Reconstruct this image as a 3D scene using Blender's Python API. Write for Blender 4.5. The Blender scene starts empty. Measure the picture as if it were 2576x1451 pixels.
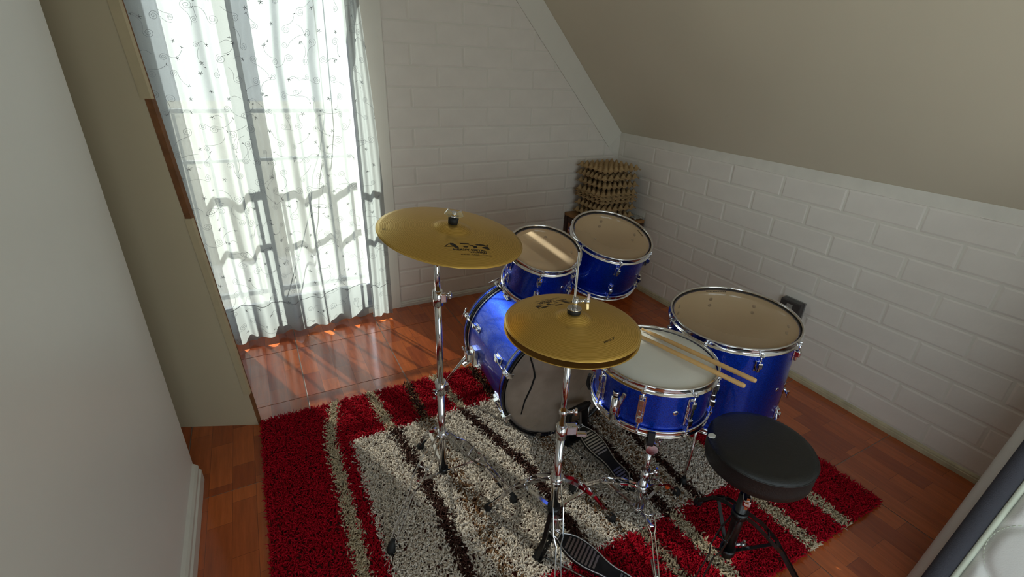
import bpy, bmesh, math, random
import numpy as np
from mathutils import Vector, Matrix, Quaternion

random.seed(7); rng = np.random.default_rng(7)
PI = math.pi
scn = bpy.context.scene
COL = scn.collection
V = Vector

# ------------------------------------------------------------------ camera
cam_d = bpy.data.cameras.new('camera'); cam = bpy.data.objects.new('camera', cam_d); COL.objects.link(cam)
cam.location = (-2.28624, -2.68641, 1.404)
cam.rotation_euler = (1.13529175, -0.0363901, -0.48395675)
cam_d.sensor_width = 36.0; cam_d.lens = 36.0 * 1187.926 / 2576.0; cam_d.clip_start = 0.02
scn.camera = cam

# ------------------------------------------------------------------ light
SUN_DIR = V((0.37, -0.93, 0.0)).normalized() * math.cos(math.radians(36)) + V((0, 0, -math.sin(math.radians(36))))
world = bpy.data.worlds.new('sky'); scn.world = world; world.use_nodes = True
wn = world.node_tree.nodes; wl = world.node_tree.links
for n in list(wn): wn.remove(n)
geo = wn.new('ShaderNodeTexCoord'); sepz = wn.new('ShaderNodeSeparateXYZ'); wl.new(geo.outputs['Generated'], sepz.inputs[0])
sky = wn.new('ShaderNodeValToRGB')                       # hazy bright sky, whiter towards the horizon
sky.color_ramp.elements[0].position = 0.0; sky.color_ramp.elements[0].color = (0.93, 0.97, 1.0, 1)
sky.color_ramp.elements[1].position = 0.7; sky.color_ramp.elements[1].color = (0.66, 0.80, 1.0, 1)
wl.new(sepz.outputs[2], sky.inputs['Fac'])
bg = wn.new('ShaderNodeBackground'); bg.inputs['Strength'].default_value = 1.2
wo = wn.new('ShaderNodeOutputWorld')
wl.new(sky.outputs[0], bg.inputs[0]); wl.new(bg.outputs[0], wo.inputs[0])
sun_d = bpy.data.lights.new('sun', 'SUN'); sun_d.energy = 7.5; sun_d.angle = math.radians(0.6); sun_d.color = (1.0, 0.95, 0.86)
sun = bpy.data.objects.new('sun', sun_d); COL.objects.link(sun)
sun.rotation_mode = 'QUATERNION'; sun.rotation_quaternion = SUN_DIR.to_track_quat('-Z', 'Y'); sun.location = (-4, 6, 6)

for nm, lc, rt, sx, sz in (('front_portal', (-2.175, 0.13, 1.06), (PI / 2, 0, PI), 0.94, 2.06), ('rear_portal', (-1.66, -4.60, 1.225), (PI / 2, 0, 0), 1.84, 1.9), ('side_portal', (-2.80, -3.57, 1.24), (PI / 2, 0, -PI / 2), 1.54, 2.04)):
    ld = bpy.data.lights.new(nm, 'AREA'); ld.shape = 'RECTANGLE'; ld.size = sx; ld.size_y = sz; ld.cycles.is_portal = True
    lo = bpy.data.objects.new(nm, ld); COL.objects.link(lo); lo.location = lc; lo.rotation_euler = rt
scn.view_settings.view_transform = 'Standard'; scn.view_settings.look = 'None'
scn.view_settings.gamma = 1.0; scn.view_settings.use_curve_mapping = False
scn.view_settings.exposure = 1.32
cy = scn.cycles
cy.use_denoising = True; cy.use_adaptive_sampling = True; cy.adaptive_threshold = 0.02
cy.max_bounces = 9; cy.diffuse_bounces = 4; cy.glossy_bounces = 5; cy.transmission_bounces = 6; cy.transparent_max_bounces = 12
cy.caustics_reflective = False; cy.caustics_refractive = False
cy.sample_clamp_indirect = 6.0

# ------------------------------------------------------------------ materials
def s2l(c): return tuple(((x / 255) / 12.92 if x / 255 <= 0.04045 else ((x / 255 + 0.055) / 1.055) ** 2.4) for x in c)
def mat(name):
    m = bpy.data.materials.new(name); m.use_nodes = True
    nt = m.node_tree
    return m, nt.nodes, nt.links, nt.nodes['Principled BSDF']
def simple(name, rgb, rough=0.5, metal=0.0, spec=0.5, noise=0.0, nscale=20.0, bump=0.0, bscale=80.0, coat=0.0):
    m, n, l, b = mat(name)
    c = s2l(rgb)
    b.inputs['Base Color'].default_value = (*c, 1); b.inputs['Roughness'].default_value = rough
    b.inputs['Metallic'].default_value = metal; b.inputs['Specular IOR Level'].default_value = spec
    b.inputs['Coat Weight'].default_value = coat; b.inputs['Coat Roughness'].default_value = 0.05
    if noise or bump:
        tc = n.new('ShaderNodeTexCoord')
    if noise:
        t = n.new('ShaderNodeTexNoise'); t.inputs['Scale'].default_value = nscale; t.inputs['Detail'].default_value = 6
        l.new(tc.outputs['Object'], t.inputs['Vector'])
        r = n.new('ShaderNodeValToRGB')
        r.color_ramp.elements[0].position = 0.3; r.color_ramp.elements[1].position = 0.7
        r.color_ramp.elements[0].color = (*[x * (1 - noise) for x in c], 1); r.color_ramp.elements[1].color = (*[min(1, x * (1 + noise)) for x in c], 1)
        l.new(t.outputs['Fac'], r.inputs['Fac']); l.new(r.outputs['Color'], b.inputs['Base Color'])
    if bump:
        t2 = n.new('ShaderNodeTexNoise'); t2.inputs['Scale'].default_value = bscale; t2.inputs['Detail'].default_value = 4
        l.new(tc.outputs['Object'], t2.inputs['Vector'])
        bp = n.new('ShaderNodeBump'); bp.inputs['Strength'].default_value = bump; bp.inputs['Distance'].default_value = 0.004
        l.new(t2.outputs['Fac'], bp.inputs['Height']); l.new(bp.outputs['Normal'], b.inputs['Normal'])
    return m

M = {}
M['brick_paint'] = simple('white brick paint', (236, 229, 222), 0.7, noise=0.03, nscale=9, bump=0.15, bscale=60)
M['mortar_paint'] = simple('white mortar paint', (231, 226, 217), 0.75, noise=0.04, nscale=14, bump=0.2, bscale=90)
M['plaster'] = simple('white plaster', (234, 230, 221), 0.6, noise=0.02, nscale=4, bump=0.12, bscale=40)
M['ceiling'] = simple('cream ceiling board', (222, 213, 192), 0.42, noise=0.03, nscale=1.6, bump=0.04, bscale=12)
M['left_wall'] = simple('pale grey satin paint', (234, 234, 230), 0.4, noise=0.03, nscale=2.2, bump=0.06, bscale=14)
M['partition'] = simple('beige wall board', (204, 190, 160), 0.6, noise=0.03, nscale=2)
M['raw_wood'] = simple('brown raw timber', (128, 84, 50), 0.7, noise=0.2, nscale=30)
M['edge_strip'] = simple('cream edge strip', (200, 184, 150), 0.6, noise=0.05)
M['baseboard'] = simple('white baseboard', (216, 212, 204), 0.45, noise=0.04, nscale=12)
M['old_baseboard'] = simple('stained cream baseboard', (196, 186, 156), 0.55, noise=0.22, nscale=16)
M['chrome'] = simple('chrome', (225, 225, 228), 0.09, 1.0)
M['steel'] = simple('brushed steel', (190, 190, 190), 0.28, 1.0)
M['black_rubber'] = simple('black rubber', (22, 22, 24), 0.65)
M['black_paint'] = simple('black painted metal', (14, 14, 15), 0.35)
M['black_vinyl'] = simple('black vinyl', (13, 13, 13), 0.5, bump=0.25, bscale=260)
M['grout'] = simple('grey brown grout', (150, 128, 116), 0.8)
M['pulp'] = simple('egg tray pulp', (176, 146, 104), 0.9, noise=0.16, nscale=25, bump=0.4, bscale=200)
M['stick'] = simple('maple wood', (214, 170, 112), 0.45, noise=0.1, nscale=30)
M['box_wood'] = simple('pine board', (150, 108, 62), 0.6, noise=0.2, nscale=18)
M['box_dark'] = simple('dark stained wood', (58, 36, 26), 0.6, noise=0.2)
M['box_panel'] = simple('red brown panel', (140, 92, 66), 0.6, noise=0.25, nscale=14)
M['tan_lining'] = simple('bare birch shell lining', (236, 206, 164), 0.55, noise=0.04, nscale=6)
M['lining_screw'] = simple('dark zinc screw head', (132, 108, 88), 0.6, 0.3)
M['mattress_white'] = simple('white mattress fabric', (226, 224, 220), 0.85, bump=0.2, bscale=300)
M['mattress_grey'] = simple('charcoal mesh band', (66, 66, 74), 0.9, bump=0.5, bscale=500)
M['mattress_edge'] = simple('pale green piping', (214, 220, 202), 0.85)
M['alu'] = simple('pale aluminium frame', (176, 180, 190), 0.45, 0.2)
M['rail'] = simple('pale grey railing paint', (196, 198, 202), 0.5)
M['concrete'] = simple('pale balcony concrete', (205, 200, 192), 0.9, noise=0.06)
M['ground'] = simple('pale dry ground', (190, 182, 165), 0.95, noise=0.1, nscale=0.3)
M['plastic_dark'] = simple('dark grey plastic', (66, 62, 62), 0.4)
M['plastic_grey'] = simple('pale grey plastic edge', (150, 146, 142), 0.45)
M['ink'] = simple('black print', (26, 18, 14), 0.5)
M['ink_faint'] = simple('faded black print', (70, 52, 28), 0.5)
M['thread'] = simple('grey embroidery thread', (132, 134, 140), 0.8)
M['cable'] = simple('black cable', (40, 40, 44), 0.6)
M['paper'] = simple('grey newspaper', (190, 188, 182), 0.8, noise=0.35, nscale=40)
M['orange'] = simple('orange plastic', (232, 92, 40), 0.5)
M['white_patch'] = simple('white worn lining', (210, 210, 206), 0.8)
M['felt'] = simple('black felt', (24, 23, 23), 0.95)
M['rod_gold'] = simple('hoop black lacquer', (10, 10, 16), 0.2, coat=0.6)

def blue_sparkle():
    m, n, l, b = mat('blue sparkle wrap')
    tc = n.new('ShaderNodeTexCoord')
    v = n.new('ShaderNodeTexVoronoi'); v.inputs['Scale'].default_value = 900
    l.new(tc.outputs['Object'], v.inputs['Vector'])
    r = n.new('ShaderNodeValToRGB')
    r.color_ramp.elements[0].color = (0.001, 0.016, 0.30, 1); r.color_ramp.elements[1].color = (0.006, 0.085, 0.84, 1)
    sep = n.new('ShaderNodeSeparateColor'); l.new(v.outputs['Color'], sep.inputs[0])
    l.new(sep.outputs[0], r.inputs['Fac']); l.new(r.outputs['Color'], b.inputs['Base Color'])
    b.inputs['Metallic'].default_value = 0.85
    nm = n.new('ShaderNodeMapRange'); nm.inputs['To Min'].default_value = 0.22; nm.inputs['To Max'].default_value = 0.5
    l.new(sep.outputs[1], nm.inputs['Value']); l.new(nm.outputs[0], b.inputs['Roughness'])
    bp = n.new('ShaderNodeBump'); bp.inputs['Strength'].default_value = 0.22; bp.inputs['Distance'].default_value = 0.001
    l.new(sep.outputs[2], bp.inputs['Height']); l.new(bp.outputs['Normal'], b.inputs['Normal'])
    b.inputs['Coat Weight'].default_value = 0.55; b.inputs['Coat Roughness'].default_value = 0.04
    return m
M['blue'] = blue_sparkle()

def brass():
    m, n, l, b = mat('lathed cymbal brass')
    tc = n.new('ShaderNodeTexCoord')
    sx = n.new('ShaderNodeSeparateXYZ'); l.new(tc.outputs['Object'], sx.inputs[0])
    cx = n.new('ShaderNodeCombineXYZ'); l.new(sx.outputs[0], cx.inputs[0]); l.new(sx.outputs[1], cx.inputs[1])
    ln = n.new('ShaderNodeVectorMath'); ln.operation = 'LENGTH'; l.new(cx.outputs[0], ln.inputs[0])
    w = n.new('ShaderNodeMath'); w.operation = 'MULTIPLY'; w.inputs[1].default_value = 1500.0; l.new(ln.outputs['Value'], w.inputs[0])
    nz = n.new('ShaderNodeTexNoise'); nz.noise_dimensions = '1D'; nz.inputs['Scale'].default_value = 60.0; nz.inputs['Detail'].default_value = 2
    l.new(ln.outputs['Value'], nz.inputs['W'])
    ad = n.new('ShaderNodeMath'); ad.operation = 'MULTIPLY_ADD'; ad.inputs[1].default_value = 9.0; l.new(nz.outputs['Fac'], ad.inputs[0]); l.new(w.outputs[0], ad.inputs[2])
    s = n.new('ShaderNodeMath'); s.operation = 'SINE'; l.new(ad.outputs[0], s.inputs[0])
    nz2 = n.new('ShaderNodeTexNoise'); nz2.noise_dimensions = '1D'; nz2.inputs['Scale'].default_value = 45.0
    l.new(ln.outputs['Value'], nz2.inputs['W'])
    am = n.new('ShaderNodeMath'); am.operation = 'MULTIPLY'; l.new(s.outputs[0], am.inputs[0]); l.new(nz2.outputs['Fac'], am.inputs[1])
    bp = n.new('ShaderNodeBump'); bp.inputs['Strength'].default_value = 0.22; bp.inputs['Distance'].default_value = 0.0005
    l.new(am.outputs[0], bp.inputs['Height']); l.new(bp.outputs['Normal'], b.inputs['Normal'])
    r = n.new('ShaderNodeValToRGB'); r.color_ramp.elements[0].position = 0.2; r.color_ramp.elements[1].position = 0.8
    r.color_ramp.elements[0].color = (*s2l((212, 172, 86)), 1); r.color_ramp.elements[1].color = (*s2l((238, 202, 118)), 1)
    mp = n.new('ShaderNodeMapRange'); mp.inputs['From Min'].default_value = -0.6; mp.inputs['From Max'].default_value = 0.6
    l.new(am.outputs[0], mp.inputs['Value']); l.new(mp.outputs[0], r.inputs['Fac']); l.new(r.outputs['Color'], b.inputs['Base Color'])
    b.inputs['Metallic'].default_value = 0.9; b.inputs['Roughness'].default_value = 0.33
    return m
M['brass'] = brass()

def film(name, rgb, transp, rough=0.15, dust=0.0):
    m, n, l, b = mat(name)
    out = n['Material Output']
    b.inputs['Base Color'].default_value = (*s2l(rgb), 1); b.inputs['Roughness'].default_value = rough
    t = n.new('ShaderNodeBsdfTransparent'); mx = n.new('ShaderNodeMixShader')
    mx.inputs[0].default_value = 1 - transp
    if dust:
        tc = n.new('ShaderNodeTexCoord'); nz = n.new('ShaderNodeTexNoise'); nz.inputs['Scale'].default_value = 9; nz.inputs['Detail'].default_value = 8
        l.new(tc.outputs['Object'], nz.inputs['Vector'])
        mr = n.new('ShaderNodeMapRange'); mr.inputs['From Min'].default_value = 0.35; mr.inputs['From Max'].default_value = 0.65
        mr.inputs['To Min'].default_value = 1 - transp - dust; mr.inputs['To Max'].default_value = 1 - transp + dust
        l.new(nz.outputs['Fac'], mr.inputs['Value']); l.new(mr.outputs[0], mx.inputs[0])
    l.new(t.outputs[0], mx.inputs[1]); l.new(b.outputs[0], mx.inputs[2]); l.new(mx.outputs[0], out.inputs['Surface'])
    return m
M['clear_head'] = film('clear drum film', (224, 198, 166), 0.60, 0.14)
M['milky_head'] = film('milky bottom film', (236, 204, 160), 0.2, 0.4)
M['smoke_head'] = film('dusty smoked drum film', (196, 176, 162), 0.42, 0.12, 0.12)
M['white_head'] = simple('coated white drum head', (234, 234, 230), 0.5, noise=0.02, nscale=8, bump=0.15, bscale=400)

def glass():
    m, n, l, b = mat('window glass'); out = n['Material Output']
    t = n.new('ShaderNodeBsdfTransparent'); g = n.new('ShaderNodeBsdfGlossy'); g.inputs['Roughness'].default_value = 0.02
    t.inputs['Color'].default_value = (0.93, 0.97, 0.95, 1)
    f = n.new('ShaderNodeFresnel'); f.inputs['IOR'].default_value = 1.3
    mx = n.new('ShaderNodeMixShader'); l.new(f.outputs[0], mx.inputs[0]); l.new(t.outputs[0], mx.inputs[1]); l.new(g.outputs[0], mx.inputs[2])
    l.new(mx.outputs[0], out.inputs['Surface']); return m
M['glass'] = glass()

def sheer():
    m, n, l, b = mat('sheer curtain voile'); out = n['Material Output']
    t = n.new('ShaderNodeBsdfTransparent')
    tr = n.new('ShaderNodeBsdfTranslucent'); tr.inputs['Color'].default_value = (0.27, 0.29, 0.292, 1)
    df = n.new('ShaderNodeBsdfDiffuse'); df.inputs['Color'].default_value = (0.62, 0.62, 0.62, 1)
    a = n.new('ShaderNodeMixShader'); a.inputs[0].default_value = 0.36; l.new(tr.outputs[0], a.inputs[1]); l.new(df.outputs[0], a.inputs[2])
    mx = n.new('ShaderNodeMixShader')
    tc = n.new('ShaderNodeTexCoord'); nz = n.new('ShaderNodeTexNoise'); nz.inputs['Scale'].default_value = 260
    l.new(tc.outputs['Object'], nz.inputs['Vector'])
    mr = n.new('ShaderNodeMapRange'); mr.inputs['To Min'].default_value = 0.84; mr.inputs['To Max'].default_value = 0.94
    l.new(nz.outputs['Fac'], mr.inputs['Value']); l.new(mr.outputs[0], mx.inputs[0])
    l.new(t.outputs[0], mx.inputs[1]); l.new(a.outputs[0], mx.inputs[2]); l.new(mx.outputs[0], out.inputs['Surface'])
    return m
M['sheer'] = sheer()

def tile_mat():
    m, n, l, b = mat('wood print ceramic tile')
    tc = n.new('ShaderNodeTexCoord'); oi = n.new('ShaderNodeObjectInfo')
    sx = n.new('ShaderNodeSeparateXYZ'); l.new(tc.outputs['Object'], sx.inputs[0])
    cx = n.new('ShaderNodeCombineXYZ'); l.new(sx.outputs[1], cx.inputs[0]); l.new(sx.outputs[0], cx.inputs[1])
    sc = n.new('ShaderNodeVectorMath'); sc.operation = 'SCALE'; sc.inputs['Scale'].default_value = 13.7
    cr = n.new('ShaderNodeCombineXYZ'); l.new(oi.outputs['Random'], cr.inputs[0])
    l.new(cr.outputs[0], sc.inputs[0])
    ad = n.new('ShaderNodeVectorMath'); ad.operation = 'ADD'; l.new(cx.outputs[0], ad.inputs[0]); l.new(sc.outputs[0], ad.inputs[1])
    br = n.new('ShaderNodeTexBrick'); br.inputs['Scale'].default_value = 1.0
    br.inputs['Brick Width'].default_value = 0.23; br.inputs['Row Height'].default_value = 0.0743; br.inputs['Mortar Size'].default_value = 0.0006
    br.inputs['Color1'].default_value = (*s2l((166, 76, 34)), 1); br.inputs['Color2'].default_value = (*s2l((206, 106, 48)), 1)
    br.inputs['Mortar'].default_value = (*s2l((112, 56, 28)), 1); br.offset = 0.37
    l.new(ad.outputs[0], br.inputs['Vector'])
    mp = n.new('ShaderNodeMapping'); mp.inputs['Scale'].default_value = (60, 5, 5)
    l.new(tc.outputs['Object'], mp.inputs['Vector'])
    nz = n.new('ShaderNodeTexNoise'); nz.inputs['Scale'].default_value = 1.0; nz.inputs['Detail'].default_value = 8; nz.inputs['Roughness'].default_value = 0.65
    l.new(mp.outputs[0], nz.inputs['Vector'])
    r = n.new('ShaderNodeValToRGB'); r.color_ramp.elements[0].position = 0.25; r.color_ramp.elements[1].position = 0.75
    r.color_ramp.elements[0].color = (0.55, 0.52, 0.5, 1); r.color_ramp.elements[1].color = (1.15, 1.1, 1.05, 1)
    l.new(nz.outputs['Fac'], r.inputs['Fac'])
    mx = n.new('ShaderNodeMix'); mx.data_type = 'RGBA'; mx.blend_type = 'MULTIPLY'; mx.inputs[0].default_value = 0.85
    l.new(br.outputs['Color'], mx.inputs[6]); l.new(r.outputs['Color'], mx.inputs[7]); l.new(mx.outputs[2], b.inputs['Base Color'])
    b.inputs['Roughness'].default_value = 0.16; b.inputs['Specular IOR Level'].default_value = 0.6
    b.inputs['Coat Weight'].default_value = 0.4; b.inputs['Coat Roughness'].default_value = 0.1
    return m
M['tile'] = tile_mat()

def rug_mat():
    m, n, l, b = mat('shag yarn')
    a = n.new('ShaderNodeAttribute'); a.attribute_name = 'yarn'
    l.new(a.outputs['Color'], b.inputs['Base Color']); b.inputs['Roughness'].default_value = 0.8
    b.inputs['Specular IOR Level'].default_value = 0.15
    return m
M['yarn'] = rug_mat()
M['rug_back'] = simple('rug backing', (90, 40, 36), 0.95)

# ------------------------------------------------------------------ mesh helpers
def tube(bm, pts, r, seg=10, cap=True):
    pts = [V(p) for p in pts]; n = len(pts)
    rr = r if isinstance(r, (list, tuple)) else [r] * n
    t0 = (pts[1] - pts[0]).normalized()
    up = V((0, 0, 1)) if abs(t0.z) < 0.9 else V((1, 0, 0))
    nx = t0.cross(up).normalized(); rings = []
    for i, p in enumerate(pts):
        t = ((pts[min(i + 1, n - 1)] - pts[max(i - 1, 0)])).normalized()
        nx = (nx - t * nx.dot(t)).normalized(); ny = t.cross(nx)
        rings.append([bm.verts.new(p + (nx * math.cos(2 * PI * k / seg) + ny * math.sin(2 * PI * k / seg)) * rr[i]) for k in range(seg)])
    for a, b in zip(rings, rings[1:]):
        for k in range(seg):
            f = bm.faces.new((a[k], a[(k + 1) % seg], b[(k + 1) % seg], b[k])); f.smooth = seg > 4
    if cap:
        bm.faces.new(rings[0][::-1]); bm.faces.new(rings[-1])
    return bm
def bar(bm, pts, side, w, t):
    """flat strip swept along pts: w wide along 'side', t thick"""
    pts = [V(p) for p in pts]; n = len(pts); rings = []
    for i, p in enumerate(pts):
        d = (pts[min(i + 1, n - 1)] - pts[max(i - 1, 0)]).normalized()
        s = (V(side) - d * V(side).dot(d)).normalized(); u = d.cross(s)
        rings.append([bm.verts.new(p + s * a * w / 2 + u * b * t / 2) for a, b in ((-1, -1), (1, -1), (1, 1), (-1, 1))])
    for a, b in zip(rings, rings[1:]):
        for k in range(4): bm.faces.new((a[k], a[(k + 1) % 4], b[(k + 1) % 4], b[k]))
    bm.faces.new(rings[0][::-1]); bm.faces.new(rings[-1])
    return bm
def lathe(bm, prof, seg=64, closed=False, smooth=True, mtx=None):
    rings = []
    for r, z in prof:
        if r < 1e-6: rings.append([bm.verts.new((0, 0, z))])
        else: rings.append([bm.verts.new((r * math.cos(2 * PI * k / seg), r * math.sin(2 * PI * k / seg), z)) for k in range(seg)])
    pairs = list(zip(rings, rings[1:])) + ([(rings[-1], rings[0])] if closed else [])
    for a, b in pairs:
        for k in range(seg):
            k2 = (k + 1) % seg
            vs = [a[k % len(a)], a[k2 % len(a)], b[k2 % len(b)], b[k % len(b)]]
            u = []
            for x in vs:
                if x not in u: u.append(x)
            if len(u) > 2:
                f = bm.faces.new(u); f.smooth = smooth
    if mtx is not None: bmesh.ops.transform(bm, matrix=mtx, verts=[v for r in rings for v in r])
    return bm
def box(bm, c, s, rot=None, bev=0.0):
    r = bmesh.ops.create_cube(bm, size=1.0)
    vs = r['verts']
    bmesh.ops.scale(bm, vec=V(s), verts=vs)
    if bev:
        es = list({e for v in vs for e in v.link_edges})
        rb = bmesh.ops.bevel(bm, geom=es, offset=bev, segments=2, affect='EDGES', profile=0.6)
        vs = list({v for f in rb['faces'] for v in f.verts} | {v for v in vs if v.is_valid})
    mt = Matrix.Translation(V(c))
    if rot is not None: mt = mt @ rot.to_4x4()
    bmesh.ops.transform(bm, matrix=mt, verts=vs)
    return bm
def prism(bm, poly, z0, z1, mtx=None):
    a = [bm.verts.new((x, y, z0)) for x, y in poly]; b = [bm.verts.new((x, y, z1)) for x, y in poly]
    n = len(poly)
    bm.faces.new(a[::-1]); bm.faces.new(b)
    for i in range(n): bm.faces.new((a[i], a[(i + 1) % n], b[(i + 1) % n], b[i]))
    if mtx is not None: bmesh.ops.transform(bm, matrix=mtx, verts=a + b)
    return bm
def B(): return bmesh.new()
def to_mesh(name, bm, m, fix=True):
    if fix: bmesh.ops.recalc_face_normals(bm, faces=bm.faces[:])
    me = bpy.data.meshes.new(name); bm.to_mesh(me); bm.free(); me.materials.append(m); return me
def link(name, me, parent=None, mtx=None):
    o = bpy.data.objects.new(name, me); COL.objects.link(o)
    if parent is not None: o.parent = parent
    if mtx is not None: o.matrix_local = mtx
    return o
def part(name, bm, m, parent, off=None, label=None, fix=True):
    """mesh part; off = world position of the parent when bm is in world coordinates"""
    if off is not None: bmesh.ops.translate(bm, vec=-V(off), verts=bm.verts[:])
    o = link(name, to_mesh(name, bm, m, fix), parent)
    if label: o['label'] = label
    return o
def tag(o, label, cat, group=None):
    o['label'] = label; o['category'] = cat
    if group: o['group'] = group
    return o
def thing(name, label, cat, loc=(0, 0, 0), rot=None, group=None):
    o = bpy.data.objects.new(name, None); COL.objects.link(o); o.empty_display_size = 0.05
    mt = Matrix.Translation(V(loc))
    if rot is not None: mt = mt @ rot.to_4x4()
    o.matrix_world = mt
    return tag(o, label, cat, group)
def struct(name, bm, m, parent=None, label=None, loc=None):
    if loc is not None: bmesh.ops.translate(bm, vec=-V(loc), verts=bm.verts[:])
    o = link(name, to_mesh(name, bm, m), parent)
    if loc is not None: o.location = loc
    if parent is None: o['kind'] = 'structure'
    if label: o['label'] = label
    return o
def axis_rot(n, spin=0.0):
    n = V(n).normalized(); q = V((0, 0, 1)).rotation_difference(n)
    return (q @ Quaternion((0, 0, 1), spin)).to_matrix()
def nrand(a): return random.uniform(-a, a)

# ================================================================== ROOM SHELL
XL, YR, ZT = -3.4, -4.45, 2.45
H_KNEE = 1.030; SL = 1.062          # sloped ceiling: z = H_KNEE - SL * x
WX0, WX1, WZ1 = -2.66, -1.725, 2.12  # patio door opening
x_top = -(ZT - H_KNEE) / SL

# floor: grout bed and one object per tile
floor = struct('floor', box(B(), (XL / 2, YR / 2, -0.0515), (-XL + 0.3, -YR + 0.3, 0.1)), M['grout'], label='wood look ceramic tile floor')
TP = 0.45
def tile_mesh(x0, x1, y0, y1):
    bm = box(B(), (0, 0, 0), (x1 - x0, y1 - y0, 0.008), bev=0.0012)
    return to_mesh('floor_tile', bm, M['tile'])
full = tile_mesh(0, TP - 0.003, 0, TP - 0.003)
xs = [-2.256 + TP * k for k in range(-3, 6)]; ys = [-0.255 - TP * k for k in range(-1, 11)]
for x0 in xs:
    for y1 in ys:
        a0, a1 = max(x0, XL + 0.002), min(x0 + TP, -0.002); b0, b1 = max(y1 - TP, YR + 0.002), min(y1, -0.002)
        if a1 - a0 < 0.02 or b1 - b0 < 0.02: continue
        fullsz = abs(a1 - a0 - TP) < 1e-4 and abs(b1 - b0 - TP) < 1e-4
        me = full if fullsz else tile_mesh(a0 + 0.0015, a1 - 0.0015, b0 + 0.0015, b1 - 0.0015)
        o = link('floor_tile', me, floor); o.location = ((a0 + a1) / 2, (b0 + b1) / 2, -0.004 + nrand(0.0002))

# back wall: masonry mass around the door opening, brick field right of the jamb strip
wb = B()
prism(wb, [(-1.62, -0.05), (0.12, -0.05), (0.12, H_KNEE), (0, H_KNEE), (x_top, ZT), (-1.62, ZT)], 0, 0.14, Matrix(((1, 0, 0, 0), (0, 0, 1, 0), (0, 1, 0, 0), (0, 0, 0, 1))))
wall_back = struct('wall_back', wb, M['mortar_paint'], label='white painted brick end wall')
wb = B(); box(wb, ((WX1 - 1.62) / 2, 0.066, ZT / 2), (-1.62 - WX1, 0.148, ZT + 0.04))
box(wb, ((XL - 0.12 + WX0) / 2, 0.07, ZT / 2), (WX0 - XL + 0.12, 0.14, ZT + 0.1))
box(wb, ((WX0 + WX1) / 2, 0.07, (WZ1 + ZT) / 2), (WX1 - WX0, 0.14, ZT - WZ1))
part('jamb', wb, M['plaster'], wall_back)
# sloping plaster band under the ceiling
sl = V((-1, 0, SL)).normalized(); bw = 0.137
nrm2 = V((-SL, 0, -1)).normalized()
a = V((0, 0, H_KNEE)); b_ = V((x_top, 0, ZT))
bm = B(); poly = [a, b_, b_ + nrm2 * bw * 1.0, V((-0.155, 0, 0.985)) if False else a + nrm2 * bw]
prism(bm, [(p.x, p.z) for p in [a, b_, b_ + nrm2 * bw, a + nrm2 * bw + sl * 0.0]], -0.007, 0.0, Matrix(((1, 0, 0, 0), (0, 0, 1, 0), (0, 1, 0, 0), (0, 0, 0, 1))))
part('slope_band', bm, M['plaster'], wall_back)

def clip(poly, f):
    out = []
    for i, p in enumerate(poly):
        q = poly[(i + 1) % len(poly)]; fp, fq = f(p), f(q)
        if fp >= 0: out.append(p)
        if (fp >= 0) != (fq >= 0):
            t = fp / (fp - fq); out.append((p[0] + (q[0] - p[0]) * t, p[1] + (q[1] - p[1]) * t))
    return out
def area(p): return abs(sum(p[i][0] * p[(i + 1) % len(p)][1] - p[(i + 1) % len(p)][0] * p[i][1] for i in range(len(p)))) / 2
def brick_bm(poly, h=0.0026, inset=0.008):
    cx = sum(p[0] for p in poly) / len(poly); cyy = sum(p[1] for p in poly) / len(poly)
    bm = B(); n = len(poly)
    w = max(abs(p[0] - cx) for p in poly); hh = max(abs(p[1] - cyy) for p in poly)
    fx, fz = max(0.1, 1 - inset / max(w, 1e-3)), max(0.1, 1 - inset / max(hh, 1e-3))
    a = [bm.verts.new((p[0] - cx, p[1] - cyy, 0)) for p in poly]
    c = [bm.verts.new(((p[0] - cx) * fx, (p[1] - cyy) * fz, h)) for p in poly]
    bm.faces.new(c)
    for i in range(n):
        f = bm.faces.new((a[i], a[(i + 1) % n], c[(i + 1) % n], c[i])); f.smooth = False
    return bm, cx, cyy
JT = 0.0055
def rect(x0, x1, z0, z1): return [(x0 + JT / 2, z0 + JT / 2), (x1 - JT / 2, z0 + JT / 2), (x1 - JT / 2, z1 - JT / 2), (x0 + JT / 2, z1 - JT / 2)]
fb, _, _ = brick_bm(rect(0, 0.30, 0, 0.105)); FULL_BRICK = to_mesh('brick', fb, M['brick_paint'])
def lay(parent, u_lo, u_hi, z_hi, off_even, off_odd, frame, cut=None):
    k = 0
    while 0.034 + 0.105 * k < z_hi:
        z0 = 0.034 + 0.105 * k; off = off_odd if k % 2 else off_even
        u = off - 0.3 * math.ceil((off - u_lo) / 0.3)
        while u < u_hi:
            a0, a1 = max(u, u_lo), min(u + 0.3, u_hi)
            poly = rect(a0, a1, z0, min(z0 + 0.105, z_hi)) if a1 - a0 > 0.015 else []
            if poly and cut: poly = clip(poly, cut)
            if len(poly) > 2 and area(poly) > 4e-4:
                whole = abs(area(poly) - (0.3 - JT) * (0.105 - JT)) < 1e-6
                if whole: me = FULL_BRICK; cx = (a0 + a1) / 2; cz = z0 + 0.0525
                else:
                    bm, cx, cz = brick_bm(poly); me = to_mesh('brick', bm, M['brick_paint'])
                o = link('brick', me, parent)
                o.matrix_local = frame(cx + nrand(0.0012), cz + nrand(0.001)) @ Matrix.Rotation(nrand(0.004), 4, 'Y') @ Matrix.Rotation(nrand(0.006), 4, 'Z') @ Matrix.Rotation(nrand(0.008), 4, 'X')
            u += 0.3
        k += 1
fr_back = lambda u, z: Matrix(((1, 0, 0, u), (0, 0, -1, -0.0004 + nrand(0.0004)), (0, 1, 0, z), (0, 0, 0, 1)))
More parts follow.
